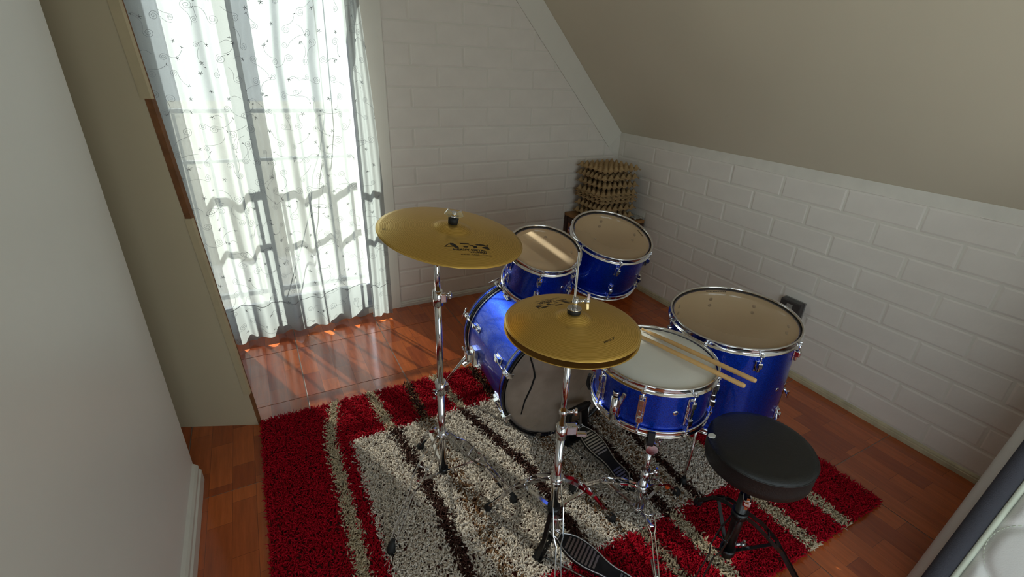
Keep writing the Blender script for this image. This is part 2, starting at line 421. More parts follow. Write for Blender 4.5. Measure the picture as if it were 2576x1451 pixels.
lay(wall_back, -1.618, -0.004, ZT, -1.33, -1.48, fr_back, cut=lambda p: (H_KNEE - SL * p[0] - p[1]) - bw * 1.46)

# right knee wall
wall_right = struct('wall_right', box(B(), (0.06, YR / 2, (H_KNEE - 0.05) / 2), (0.12, -YR, H_KNEE + 0.05)), M['mortar_paint'], label='low white painted brick side wall')
fr_right = lambda u, z: Matrix(((0, 0, -1, 0.0004 - nrand(0.0004)), (-1, 0, 0, -u), (0, 1, 0, z), (0, 0, 0, 1)))
lay(wall_right, 0.004, 4.55, H_KNEE - 0.05, 1.555, 1.41, fr_right)

# sloped and flat ceiling
c = B(); prism(c, [(0.14, H_KNEE - 0.14 * SL + 0.002), (x_top, ZT), (XL - 0.1, ZT), (XL - 0.1, ZT + 0.1), (x_top + 0.04, ZT + 0.1), (0.14, H_KNEE + 0.02)], 0.14, YR - 0.1, Matrix(((1, 0, 0, 0), (0, 0, 1, 0), (0, 1, 0, 0), (0, 0, 0, 1))))
struct('ceiling', c, M['ceiling'], label='cream sloped attic ceiling')
# left wall, rear wall, hall wall
YE = -1.045
LW0, LW1, LWa, LWb = -4.36, -2.78, 0.20, 2.28      # unseen side window behind the viewer, added to brighten right wall and ceiling
bm = B(); xc = -2.667 - 0.06
box(bm, (xc, (YE + LW1) / 2, ZT / 2), (0.12, YE - LW1, ZT + 0.04), bev=0.004); box(bm, (xc, (LW0 + YR) / 2 - 0.05, ZT / 2), (0.12, LW0 - YR + 0.1, ZT + 0.04))
box(bm, (xc, (LW0 + LW1) / 2, LWa / 2 - 0.01), (0.12, LW1 - LW0, LWa + 0.02)); box(bm, (xc, (LW0 + LW1) / 2, (LWb + ZT) / 2 + 0.01), (0.12, LW1 - LW0, ZT - LWb + 0.02))
struct('wall_left', bm, M['left_wall'], label='pale grey painted wall in the foreground')
bm = B()
for y in (LW0 + 0.025, LW1 - 0.025): box(bm, (xc, y, (LWa + LWb) / 2), (0.05, 0.05, LWb - LWa - 0.1))
for z in (LWa + 0.025, LWb - 0.025): box(bm, (xc, (LW0 + LW1) / 2, z), (0.05, LW1 - LW0, 0.05))
win = struct('fill_window_2', bm, M['alu'], label='unseen tall side window behind the viewer, added for fill light')
part('pane', box(B(), (xc, (LW0 + LW1) / 2, (LWa + LWb) / 2), (0.004, LW1 - LW0 - 0.1, LWb - LWa - 0.1)), M['glass'], win)
RW0, RW1, RWa, RWb = -2.60, -0.72, 0.25, 2.2      # unseen rear window, added and sized for fill light from behind the viewer
bm = B(); yc = YR - 0.06
box(bm, ((-2.787 + RW0) / 2, yc, ZT / 2), (RW0 + 2.787, 0.12, ZT + 0.04)); box(bm, ((RW1 + 0.1) / 2, yc, ZT / 2), (0.1 - RW1, 0.12, ZT + 0.04))
box(bm, ((RW0 + RW1) / 2, yc, RWa / 2 - 0.01), (RW1 - RW0, 0.12, RWa + 0.02)); box(bm, ((RW0 + RW1) / 2, yc, (RWb + ZT) / 2 + 0.01), (RW1 - RW0, 0.12, ZT - RWb + 0.02))
struct('wall_rear', bm, M['left_wall'])
bm = B()
for x in (RW0 + 0.025, (RW0 + RW1) / 2, RW1 - 0.025): box(bm, (x, yc, (RWa + RWb) / 2), (0.05, 0.05, RWb - RWa - 0.1))
for z in (RWa + 0.025, RWb - 0.025): box(bm, ((RW0 + RW1) / 2, yc, z), (RW1 - RW0, 0.05, 0.05))
win = struct('fill_window_1', bm, M['alu'], label='unseen two pane window behind the viewer, added for fill light')
for x0, x1 in ((RW0 + 0.05, (RW0 + RW1) / 2 - 0.025), ((RW0 + RW1) / 2 + 0.025, RW1 - 0.05)):
    part('pane', box(B(), ((x0 + x1) / 2, yc, (RWa + RWb) / 2), (x1 - x0, 0.004, RWb - RWa - 0.1)), M['glass'], win)
struct('wall_hall', box(box(B(), (XL - 0.06, -1.35, ZT / 2), (0.12, 2.7, ZT + 0.04)), ((XL - 2.787) / 2, -2.64, ZT / 2), (-2.787 - XL, 0.12, ZT + 0.04)), M['left_wall'])
# partition with an out of plumb free edge, timber stud showing between edge strips
dP = V((0.923, -0.385, 0)).normalized(); nP = V((-dP.y, dP.x, 0)) # nP points to the window
P0 = V((-2.75, -0.701, 0))
def pp(s, z, t=0.0): return P0 + dP * s + nP * t + V((0, 0, z))
def edge_s(z): return 0.313 - 0.0685 * z
bm = B()
q = [pp(-0.62, 0), pp(edge_s(0), 0), pp(edge_s(ZT), ZT), pp(-0.62, ZT)]
fr = [bm.verts.new(p) for p in q]; bk = [bm.verts.new(p + nP * 0.024) for p in q]
bm.faces.new(fr[::-1]); bm.faces.new(bk)
for i in range(4): bm.faces.new((fr[i], fr[(i + 1) % 4], bk[(i + 1) % 4], bk[i]))
wp = struct('wall_partition', bm, M['partition'], label='beige partition wall end beside the patio door')
def strip(z0, z1, s0, s1, t0, t1, m, name):
    bm = B()
    lo = [pp(edge_s(z0) + s0, z0, t0), pp(edge_s(z0) + s1, z0, t0), pp(edge_s(z0) + s1, z0, t1), pp(edge_s(z0) + s0, z0, t1)]
    hi = [pp(edge_s(z1) + s0, z1, t0), pp(edge_s(z1) + s1, z1, t0), pp(edge_s(z1) + s1, z1, t1), pp(edge_s(z1) + s0, z1, t1)]
    a = [bm.verts.new(p) for p in lo]; b = [bm.verts.new(p) for p in hi]
    bm.faces.new(a[::-1]); bm.faces.new(b)
    for i in range(4): bm.faces.new((a[i], a[(i + 1) % 4], b[(i + 1) % 4], b[i]))
    return part(name, bm, m, wp)
strip(0.004, ZT - 0.01, -0.002, 0.004, 0.001, 0.023, M['raw_wood'], 'timber_stud')
strip(0.16, 0.90, -0.016, 0.007, -0.004, 0.012, M['edge_strip'], 'edge_strip')
strip(1.28, ZT - 0.02, -0.024, 0.007, -0.004, 0.012, M['edge_strip'], 'edge_strip')
strip(0.90, 1.28, -0.014, 0.0065, -0.002, 0.010, M['raw_wood'], 'edge_strip')

# baseboards
def molding(pts2, h, t, axis):
    """profile polygon (offset from wall, z)"""
    return [(0, 0), (t, 0), (t, h * 0.55), (t * 0.75, h * 0.62), (t * 0.75, h * 0.8), (t * 0.45, h * 0.9), (0, h)]
pr = molding(None, 0.036, 0.011, 0)
bm = B(); prism(bm, [(-p[0] - 0.001, p[1]) for p in pr], -1.62, -0.002, Matrix(((0, 0, 1, 0), (1, 0, 0, 0), (0, 1, 0, 0), (0, 0, 0, 1))))
struct('baseboard_back', bm, M['baseboard'])
bm = B(); prism(bm, [(-p[0] - 0.001, p[1]) for p in molding(None, 0.034, 0.011, 0)], -0.012, YR, Matrix(((1, 0, 0, 0), (0, 0, 1, 0), (0, 1, 0, 0), (0, 0, 0, 1))))
struct('baseboard_right', bm, M['old_baseboard'])
bm = B(); prism(bm, [(-2.667 + p[0] * 1.6, p[1]) for p in molding(None, 0.085, 0.013, 0)], YE - 0.012, YR, Matrix(((1, 0, 0, 0), (0, 0, 1, 0), (0, 1, 0, 0), (0, 0, 0, 1))))
struct('baseboard_left', bm, M['baseboard'])

# ================================================================== PATIO DOOR AND OUTSIDE
bm = B(); FW = 0.028
for x in (WX0 + FW / 2, WX1 - FW / 2): box(bm, (x, 0.07, WZ1 / 2), (FW, 0.09, WZ1))
for z in (WZ1 - 0.02, 0.02): box(bm, ((WX0 + WX1) / 2, 0.07, z), (WX1 - WX0 - 2 * FW, 0.09, 0.04))
door = struct('door_1', bm, M['alu'], label='aluminium sliding patio door frame')
def sash(x0, x1, y, wl, wr):
    bm = B()
    for xx, w in ((x0 + wl / 2, wl), (x1 - wr / 2, wr)): box(bm, (xx, y, WZ1 / 2), (w, 0.026, WZ1 - 0.084))
    xa, xb = x0 + wl, x1 - wr
    box(bm, ((xa + xb) / 2, y, WZ1 - 0.064), (xb - xa, 0.026, 0.044)); box(bm, ((xa + xb) / 2, y, 0.1), (xb - xa, 0.026, 0.116))
    s = part('sash', bm, M['alu'], door)
    part('pane', box(B(), ((xa + xb) / 2, y, (WZ1 + 0.116) / 2), (xb - xa, 0.005, WZ1 - 0.204)), M['glass'], s)
sash(WX0 + FW, -2.268, 0.055, 0.036, 0.062); sash(-2.342, WX1 - FW, 0.088, 0.062, 0.030)
struct('trim_1', box(B(), ((WX0 + WX1) / 2, 0.006, 0.012), (WX1 - WX0, 0.03, 0.024)), M['baseboard'], label='white door threshold strip')
# balcony slab, railing, ground
struct('balcony_floor', box(B(), (-2.2, 0.70, -0.08), (5.0, 1.10, 0.12)), M['concrete'])
struct('ground', box(B(), (-2, 32, -3.1), (90, 60, 0.2)), M['ground'])
rl = thing('balcony_railing', 'pale metal balcony railing with upright bars outside the patio door', 'railing', (-2.2, 0.40, -0.02))
RY = 0.40
for z, h in ((1.145, 0.022), (0.885, 0.017), (0.08, 0.03)):
    part('rail', box(B(), (-2.2, RY, z), (3.6, 0.03, h), bev=0.004), M['rail'], rl, (-2.2, RY, -0.02))
barme = to_mesh('baluster', box(B(), (0, 0, 0), (0.013, 0.012, 1.08)), M['rail'])
for k in range(30):
    o = link('baluster', barme, rl); o.location = (-1.72 + 0.118 * k, 0, 0.61)
for x in (-1.72, 1.72):
    part('post', box(B(), (-2.2 + x, RY, 0.56), (0.04, 0.028, 1.16)), M['rail'], rl, (-2.2, RY, -0.02))

# ================================================================== CURTAINS
def make_surface(x0, x1, fy, zb, zt=2.16, nu=150, nv=70):
    """fy(s, z) -> (x, y) of cloth; s in 0..1"""
    def P(s, z): 
        x, y = fy(s, z); return V((x, y, z))
    bm = B(); g = []
    for i in range(nu + 1):
        s = i / nu; b0 = zb(s)
        g.append([bm.verts.new(P(s, b0 + (zt - b0) * (j / nv) ** 1.15)) for j in range(nv + 1)])
    for i in range(nu):
        for j in range(nv):
            f = bm.faces.new((g[i][j], g[i + 1][j], g[i + 1][j + 1], g[i][j + 1])); f.smooth = True
    return bm, P
def fold(s, z, ph, n, amp):
    k = 1.0 - 0.45 * min(1, z / 2.1)
    return amp * k * (math.sin(2 * PI * n * s + ph) + 0.42 * math.sin(2 * PI * n * 2.1 * s + ph * 1.7 + 0.6 * z) + 0.25 * math.sin(2 * PI * n * 0.47 * s + 1.3))
def main_fy(s, z):
    xl = -2.655 + 0.03 * max(0, 1 - z / 0.5); xr = -1.820 - 0.008 * min(1, max(0, (0.9 - z) / 0.9)) + 0.05 * max(0, (z - 1.40) / 0.3)
    x = xl + (xr - xl) * s
    lean = -0.05 * max(0, 1 - z / 0.9) * (1 - s)
    w = min(1, max(0, (s - 0.88) / 0.11)); w = w * w * (3 - 2 * w)
    return x + 0.006 * math.sin(40 * s + 2 * z) * (1 - w), (1 - w) * (-0.078 + fold(s, z, 0.4, 5.4, 0.026) + lean) - w * 0.046
def main_zb(s): return 0.014 + 0.012 * (1 + math.sin(2 * PI * 5.4 * s + 0.4 + PI)) + 0.006 * math.sin(31 * s)
def side_fy(s, z):
    xl = -1.807 - 0.008 * min(1, max(0, (0.9 - z) / 0.9)); xr = -1.700 - 0.045 * max(0, min(1, (z - 0.8) / 0.9)) ** 1.3
    return xl + (xr - xl) * s, -0.104 + fold(s, z, 2.2, 1.4, 0.012) * min(1, s * 4)
def side_zb(s): return 0.018 + 0.012 * s
def embroider(P, zb, n_seed, width, cols, rows):
    r = random.Random(n_seed); bm = B()
    def line(uv, rad):
        pts = []
        for u, z in uv:
            u = min(0.995, max(0.005, u)); z = max(zb(u) + 0.004, z)
            e = 0.002; t = (P(u + e, z) - P(u - e, z)).normalized(); nn = t.cross(V((0, 0, 1)))
            if nn.y > 0: nn = -nn
            pts.append(P(u, z) + nn * 0.0012)
        pts2 = [pts[0]]
        for p in pts[1:]:
            if (p - pts2[-1]).length > 1e-4: pts2.append(p)
        if len(pts2) > 1: tube(bm, pts2, rad, 3, False)
    for i in range(cols):
        for j in range(rows):
            u0 = (i + 0.5 + r.uniform(-0.3, 0.3) + 0.5 * (j % 2)) / cols; z0 = 0.06 + (j + r.uniform(-0.3, 0.3)) * 2.0 / rows
            if u0 > 0.98: continue
            kind = r.random(); R = r.uniform(0.012, 0.021); sgn = r.choice((-1, 1)); a0 = r.uniform(0, 2 * PI)
            if kind < 0.62:
                uv = [(u0 + sgn * R * (1 - t / 26) * math.cos(a0 + 4.6 * PI * t / 26) / width, z0 + R * (1 - t / 26) * math.sin(a0 + 4.6 * PI * t / 26)) for t in range(25)]
                tail = []
                sx, sz = uv[0]; tx, tz = -sgn * math.sin(a0), math.cos(a0)
                L = r.uniform(0.05, 0.1); cv = r.uniform(10, 26) * sgn
                an = math.atan2(-tz, -tx * 1.0)
                x_, z_ = sx, sz
                for t in range(9):
                    tail.append((x_, z_)); an += cv * L / 9; x_ += math.cos(an) * L / 9 / width; z_ += math.sin(an) * L / 9
                line(uv, 0.0006); line(tail, 0.0006)
                if r.random() < 0.6:
                    for q in range(3): 
                        aa = r.uniform(0, 6.28); line([(x_, z_), (x_ + 0.006 * math.cos(aa) / width, z_ + 0.006 * math.sin(aa))], 0.0011)
            else:
                for q in range(5):
                    aa = a0 + q * 2 * PI / 5; line([(u0, z0), (u0 + 0.0085 * math.cos(aa) / width, z0 + 0.0085 * math.sin(aa))], 0.0011)
                if r.random() < 0.5:
                    line([(u0 + 0.005 * t * sgn / width, z0 + 0.012 * math.sin(t * 0.4)) for t in range(9)], 0.0006)
    hem = [(i / 90, 0.215 + 0.012 * math.sin(9 * i / 90)) for i in range(91)]
    line(hem, 0.0016)
    return bm
ct = thing('sheer_curtain', 'wide white sheer curtain with spiral embroidery hanging over the patio door', 'curtain', (-2.245, -0.08, 0.014))
bm, P = make_surface(0, 1, main_fy, main_zb)
part('cloth', bm, M['sheer'], ct, (-2.245, -0.08, 0.014), fix=False)
o = part('embroidery', embroider(P, main_zb, 3, 0.85, 12, 27), M['thread'], ct, (-2.245, -0.08, 0.014)); o['kind'] = 'stuff'
cs = thing('sheer_curtain', 'narrow grey white curtain panel hanging in front of the wall strip', 'curtain', (-1.76, -0.104, 0.018))
bm, P = make_surface(0, 1, side_fy, side_zb, nu=40)
part('cloth', bm, M['sheer'], cs, (-1.76, -0.104, 0.018), fix=False)
o = part('embroidery', embroider(P, side_zb, 8, 0.10, 2, 24), M['thread'], cs, (-1.76, -0.104, 0.018)); o['kind'] = 'stuff'
rod = thing('curtain_rod', 'steel curtain rod above the patio door', 'rod', (-2.2, -0.07, 2.175))
part('pole', tube(B(), [(-2.75, -0.07, 2.175), (-1.62, -0.07, 2.175)], 0.011), M['steel'], rod, (-2.2, -0.07, 2.175))
for x in (-2.72, -1.65):
    part('bracket', box(B(), (x, -0.035, 2.175), (0.014, 0.07, 0.03)), M['steel'], rod, (-2.2, -0.07, 2.175))
cb = tube(B(), [(-1.925, -0.012, 2.1), (-1.93, -0.012, 1.5), (-1.94, -0.014, 1.15), (-1.985, -0.012, 0.98), (-2.035, -0.013, 0.86), (-2.07, -0.012, 0.68), (-2.15, -0.013, 0.46), (-2.215, -0.012, 0.30), (-2.27, -0.012, 0.16), (-2.30, -0.014, 0.03)], 0.0028, 6)
tag(struct('cable', cb, M['cable'], loc=(-2.3, -0.014, 0.03)), 'thin black cable dangling behind the sheer curtain', 'cable')
del bpy.data.objects['cable']['kind']

# ================================================================== DRUM HARDWARE (shared meshes)
def hoop_prof(R, z, up=1):
    """triple flange hoop round a shell of radius R, its outer lip at height z; up=-1 for the bottom hoop"""
    p = [(R + 0.0015, -0.003), (R + 0.004, 0.0), (R + 0.0085, -0.0005), (R + 0.0095, -0.0022), (R + 0.0088, -0.0038), (R + 0.0056, -0.004), (R + 0.0045, -0.008), (R + 0.0045, -0.020),
         (R + 0.0060, -0.0225), (R + 0.0120, -0.0235), (R + 0.0125, -0.0255), (R + 0.0050, -0.0265), (R + 0.0025, -0.0240), (R + 0.0022, -0.008)]
    return [(r, z + up * d) for r, d in p]
def lug_bm(L=0.05, double=False):
    """local: x outwards from the shell, z along the drum axis"""
    bm = B()
    box(bm, (0.0015, 0, 0), (0.003, 0.022, L), bev=0.0012)
    if double:
        for s in (1, -1):
            box(bm, (0.010, 0, s * (L / 2 - 0.016)), (0.017, 0.015, 0.022), bev=0.003)
            box(bm, (0.008, 0, s * (L / 2 - 0.035)), (0.012, 0.011, 0.024), bev=0.003)
        for k in (-1, 0, 1): box(bm, (0.0125, k * 0.0034, 0), (0.006, 0.0018, L - 0.05))
        box(bm, (0.008, 0, 0), (0.011, 0.009, L - 0.04), bev=0.002)
    else:
        box(bm, (0.010, 0, L / 2 - 0.013), (0.018, 0.016, 0.022), bev=0.003)
        box(bm, (0.007, 0, -0.008), (0.012, 0.011, L * 0.55), bev=0.003)
        for k in (-1, 0, 1): box(bm, (0.0185, k * 0.0040, L / 2 - 0.013), (0.003, 0.0020, 0.014))
    return bm
def rod_bm(z0, z1, rx, seg=7):
    """tension rod at x = rx from z0 up to z1 (head at z1) with hoop ear"""
    bm = tube(B(), [(rx, 0, z0), (rx, 0, z1)], 0.0031, seg)
    tube(bm, [(rx, 0, z1 - 0.002), (rx, 0, z1 + 0.007)], 0.0042, 4 if False else 6)
    tube(bm, [(rx, 0, z1 - 0.004), (rx, 0, z1 - 0.002)], 0.0065, 10)
    box(bm, (rx - 0.003, 0, z1 - 0.006), (0.016, 0.014, 0.003))
    return bm
def make_drum(name, label, top, n, Rout, h, nlugs, spin, kind, head, lugs2=True, depth_lug=0.042, lug_labels=None):
    """top = centre of the upper hoop lip, n = axis, Rout = hoop radius, h = lip to lip height"""
    Rs = Rout - 0.0095
    n = V(n).normalized(); base = V(top) - n * h
    t = thing(name, label, kind, base, axis_rot(n))
    zt, zb = h - 0.010, 0.010
    part('shell', lathe(lathe(B(), [(Rs, zb + 0.002), (Rs, zt - 0.002)], 72), [(Rs, zt - 0.002), (Rs - 0.006, zt - 0.002)], 72), M['blue'], t)
    ln = part('shell_lining', lathe(B(), [(Rs - 0.006, zt - 0.002), (Rs - 0.006, zb + 0.002), (Rs, zb + 0.002)], 72), M['tan_lining'], t, label='bare wood inside of the shell')
    part('hoop', lathe(B(), hoop_prof(Rs, h), 80, True), M['chrome'], t, label='chrome hoop')
    part('hoop', lathe(B(), hoop_prof(Rs, 0, -1), 80, True), M['chrome'], t, label='chrome hoop')
    part('drum_head', lathe(B(), [(0, zt), (Rs * 0.5, zt), (Rs - 0.003, zt), (Rs + 0.001, zt - 0.003)], 72), head, t)
    if head is not M['white_head']:
        part('flesh_hoop', lathe(B(), [(Rs - 0.003, zt + 0.0006), (Rs + 0.0015, zt + 0.0016), (Rs + 0.002, zt - 0.004), (Rs - 0.001, zt - 0.004)], 72, True), M['black_rubber'], t)
    part('bottom_head', lathe(B(), [(0, zb), (Rs - 0.003, zb), (Rs + 0.001, zb + 0.003)], 72), M['milky_head'], t)
    single = to_mesh('lug', lug_bm(depth_lug), M['chrome'])
    rodt = to_mesh('tension_rod', rod_bm(h - 0.058, h - 0.0195, 0.0115), M['chrome'])
    scr = to_mesh('screw', lathe(B(), [(0, 0.002), (0.0062, 0.0018), (0.0072, 0)], 12), M['lining_screw'])
    for k in range(nlugs):
        a = spin + 2 * PI * k / nlugs; Rz = Matrix.Rotation(a, 4, 'Z')
        if lugs2:
            for s in (1, -1):
                zc = (h - 0.068) if s > 0 else 0.068
                mt = Rz @ Matrix.Translation((Rs, 0, zc)) @ (Matrix.Identity(4) if s > 0 else Matrix.Rotation(PI, 4, 'X'))
                lg = link('lug', single, t, mt); 
                r = link('tension_rod', rodt, lg); r.location = (0, 0, -(h - 0.068))
                for dz in (-0.012, 0.016):
                    so = link('screw', scr, ln, Rz @ Matrix.Translation((Rs - 0.006, 0, zc + dz * s)) @ Matrix.Rotation(-PI / 2, 4, 'Y'))
        else:
            lg = link('lug', bpy.data.meshes.get('lug_double') or to_mesh('lug_double', lug_bm(0.092, True), M['chrome']), t, Rz @ Matrix.Translation((Rs, 0, h / 2)))
            r = link('tension_rod', to_mesh('tension_rod', rod_bm(h / 2 + 0.02, h - 0.0195, 0.0115), M['chrome']), lg); r.location = (0, 0, -h / 2)
            r = link('tension_rod', to_mesh('tension_rod', rod_bm(h / 2 + 0.02, h - 0.0195, 0.0115), M['chrome']), lg)
            r.matrix_local = Matrix.Rotation(PI, 4, 'X') @ Matrix.Translation((0, 0, -h / 2))
    # air vent
    part('air_vent', lathe(B(), [(0.003, 0.0015), (0.007, 0.0015), (0.008, 0.0)], 14, mtx=Matrix.Rotation(spin + PI / nlugs * 1.4, 4, 'Z') @ Matrix.Translation((Rs + 0.0005, 0, h * 0.5)) @ Matrix.Rotation(PI / 2, 4, 'Y')), M['chrome'], t)
    return t, Rs
def print_strokes(t, ang, r, z, L, m, tangential=True):
    """small unreadable maker's print near the edge of a clear head"""
    bm = B(); k = 12
    for i in range(k):
        u = -L / 2 + L * i / (k - 1); hgt = 0.0045 if i not in (0, k - 1) else 0.008
        w = L / k * (0.75 if i % 4 else 0.5)
        p = Matrix.Rotation(ang, 4, 'Z') @ Matrix.Translation((r, 0, z)) 
        c_ = p @ V((0, u, 0)); box(bm, c_, (hgt, w, 0.0004), Matrix.Rotation(ang, 3, 'Z') @ Matrix.Rotation(0.0, 3, 'Z'))
    part('print', bm, m, t)

# --- rack toms
tomA, RsA = make_drum('rack_tom', 'small blue sparkle rack tom mounted above the bass drum beside the crash cymbal', (-1.323, -1.191, 0.768), (-0.038, -0.334, 0.942), 0.150, 0.205, 6, -2.15, 'drum', M['clear_head'])
print_strokes(tomA, 2.75, 0.118, 0.1955, 0.034, M['ink'])
tomB, RsB = make_drum('rack_tom', 'larger blue sparkle rack tom in front of the egg tray stack', (-0.976, -1.176, 0.776), (-0.019, -0.319, 0.948), 0.180, 0.232, 6, -1.95, 'drum', M['clear_head'])
print_strokes(tomB, -0.12, 0.146, 0.2225, 0.04, M['ink_faint'])
# --- floor tom
fT = V((-0.872, -1.756, 0.644)); fN = V((-0.06, -0.02, 0.998)).normalized(); fH = 0.385
ftom, RsF = make_drum('floor_tom', 'deep blue sparkle floor tom standing on three chrome legs by the side wall', fT, fN, 0.2195, fH, 8, -2.06, 'drum', M['clear_head'])
print_strokes(ftom, 1.05, 0.188, fH - 0.0095, 0.07, M['ink'])
for k, a in enumerate((-0.62, 1.5, 3.6)):
    bm = B(); ca, sa = math.cos(a), math.sin(a); rx = RsF
    def q(r, z): return (r * ca, r * sa, z)
    zf = -0.232
    tube(bm, [q(rx + 0.024, 0.165), q(rx + 0.024, -0.10), q(rx + 0.045, -0.15), q(rx + 0.050, zf + 0.012)], 0.0055, 8)
    lg = part('leg', bm, M['chrome'], ftom)
    part('rubber_foot', tube(B(), [q(rx + 0.050, zf), q(rx + 0.050, zf + 0.034)], [0.014, 0.009], 12), M['black_rubber'], lg)
    bm = box(B(), (rx + 0.012, 0, 0.085), (0.026, 0.034, 0.05), bev=0.005); tube(bm, [(rx + 0.024, -0.012, 0.085), (rx + 0.024, -0.046, 0.085)], 0.005, 8); box(bm, (rx + 0.024, -0.046, 0.085), (0.006, 0.006, 0.032), bev=0.002)
    bmesh.ops.transform(bm, matrix=Matrix.Rotation(a, 4, 'Z'), verts=bm.verts[:])
    part('leg_bracket', bm, M['chrome'], lg)
# --- snare drum
sT = V((-1.280, -1.806, 0.618)); sH = 0.176
snare, RsS = make_drum('snare_drum', 'shallow blue sparkle snare drum with a white coated head under two drumsticks', sT, (0.012, 0.0, 1), 0.186, sH, 8, -2.50, 'drum', M['white_head'], lugs2=False)
# strainer (throw off) between two lugs
a = -2.50 - PI / 8; 
bm = box(B(), (RsS + 0.006, 0, 0.070), (0.012, 0.03, 0.075), bev=0.003)
tube(bm, [(RsS + 0.020, 0.0, 0.028), (RsS + 0.020, 0.0, 0.108)], 0.012, 14); tube(bm, [(RsS + 0.020, 0, 0.110), (RsS + 0.020, 0, 0.116)], 0.0085, 12); tube(bm, [(RsS + 0.020, 0, 0.116), (RsS + 0.020, 0, 0.126)], 0.011, 14)
box(bm, (RsS + 0.020, 0.022, 0.105), (0.012, 0.012, 0.06), Matrix.Rotation(-0.25, 3, 'X'), bev=0.002); box(bm, (RsS + 0.012, 0.0, 0.022), (0.01, 0.045, 0.010), bev=0.002)
bmesh.ops.transform(bm, matrix=Matrix.Rotation(a, 4, 'Z'), verts=bm.verts[:])
part('strainer', bm, M['chrome'], snare, label='chrome snare strainer with thumb screw')
bm = box(B(), (RsS + 0.008, 0, 0.085), (0.014, 0.03, 0.05), bev=0.004)
bmesh.ops.transform(bm, matrix=Matrix.Rotation(a + PI, 4, 'Z'), verts=bm.verts[:]); part('butt_plate', bm, M['chrome'], snare)
bm = B()
for k in range(10): tube(bm, [((-0.145), -0.018 + 0.004 * k, 0.0075), (0.145, -0.018 + 0.004 * k, 0.0075)], 0.0009, 4)
bmesh.ops.transform(bm, matrix=Matrix.Rotation(a, 4, 'Z'), verts=bm.verts[:]); part('snare_wires', bm, M['steel'], snare)
# --- drumsticks
def stick(butt, tip, label):
    butt, tip = V(butt), V(tip); d = (tip - butt); L = d.length; d.normalize()
    t = thing('drumstick', label, 'drumstick', butt, axis_rot(d), 'pair of drumsticks on the snare drum')
    R = 0.0071
    part('shaft', lathe(B(), [(0, 0), (R * 0.75, 0.0015), (R, 0.006), (R, 0.26), (R * 0.78, L - 0.05), (0.0032, L - 0.012), (0.0030, L - 0.010)], 16), M['stick'], t)
    part('tip', lathe(B(), [(0.003, L - 0.0105), (0.0046, L - 0.006), (0.0044, L - 0.002), (0.0025, L), (0, L + 0.0004)], 14), M['stick'], t)
stick((-1.2005, -2.058, 0.6375), (-1.262, -1.665, 0.6155), 'wooden drumstick on the snare head, its butt nearer the hi-hat')
stick((-1.150, -2.055, 0.6375), (-1.215, -1.663, 0.6155), 'wooden drumstick on the snare head, its butt nearer the floor tom')

# --- bass drum
bc0 = V((-1.349, -1.429, 0.270)); bax = V((math.cos(math.radians(-95.2)), math.sin(math.radians(-95.2)), 0)); bL = 0.500; bR = 0.260
bN = bax # towards the drummer
Rb = bR - 0.014
rotb = Matrix((V((0, 0, 1)).cross(bN), V((0, 0, 1)), bN)).transposed()   # local x = sideways, y = up, z = towards drummer
base_far = bc0 - bN * bL
bass = thing('bass_drum', 'large blue sparkle bass drum lying on its side on the rug', 'drum', base_far, rotb)
part('shell', lathe(B(), [(Rb, 0.02), (Rb, bL - 0.02)], 96), M['blue'], bass)
part('shell_lining', lathe(B(), [(Rb - 0.007, bL - 0.012), (Rb - 0.007, 0.012)], 72), M['tan_lining'], bass)
for z0, z1 in ((bL - 0.042, bL), (0.0, 0.042)):
    hp = part('hoop', lathe(B(), [(Rb + 0.003, z0), (Rb + 0.0125, z0), (Rb + 0.014, z0 + 0.002), (Rb + 0.014, z1 - 0.002), (Rb + 0.0125, z1), (Rb + 0.003, z1)], 96, True), M['rod_gold'], bass, label='black lacquered hoop with a blue stripe')
    part('inlay', lathe(B(), [(Rb + 0.013, z0 + 0.013), (Rb + 0.0146, z0 + 0.013), (Rb + 0.0146, z1 - 0.013), (Rb + 0.013, z1 - 0.013)], 96, True), M['blue'], hp)
    zz = z0 - 0.004 if z0 > 0.1 else z1 + 0.004
    part('flesh_hoop', lathe(B(), [(Rb, zz - 0.004), (Rb + 0.007, zz - 0.004), (Rb + 0.007, zz + 0.004), (Rb, zz + 0.004)], 96, True), M['chrome'], bass)
part('drum_head', lathe(B(), [(0, bL - 0.012), (Rb - 0.002, bL - 0.012), (Rb + 0.003, bL - 0.016)], 72), M['smoke_head'], bass, label='dusty smoked batter head')
part('front_head', lathe(B(), [(0, 0.012), (Rb - 0.002, 0.012), (Rb + 0.003, 0.016)], 72), M['black_vinyl'], bass)
zc = bL - 0.0098
bm = tube(B(), [(-0.150, 0.205, zc), (-0.146, 0.15, zc), (-0.130, 0.10, zc), (-0.122, 0.06, zc), (-0.135, 0.01, zc), (-0.160, -0.05, zc), (-0.172, -0.11, zc)], [0.0022, 0.003, 0.0034, 0.0036, 0.0034, 0.003, 0.0022], 8)
part('damper_strip', bm, M['felt'], bass)
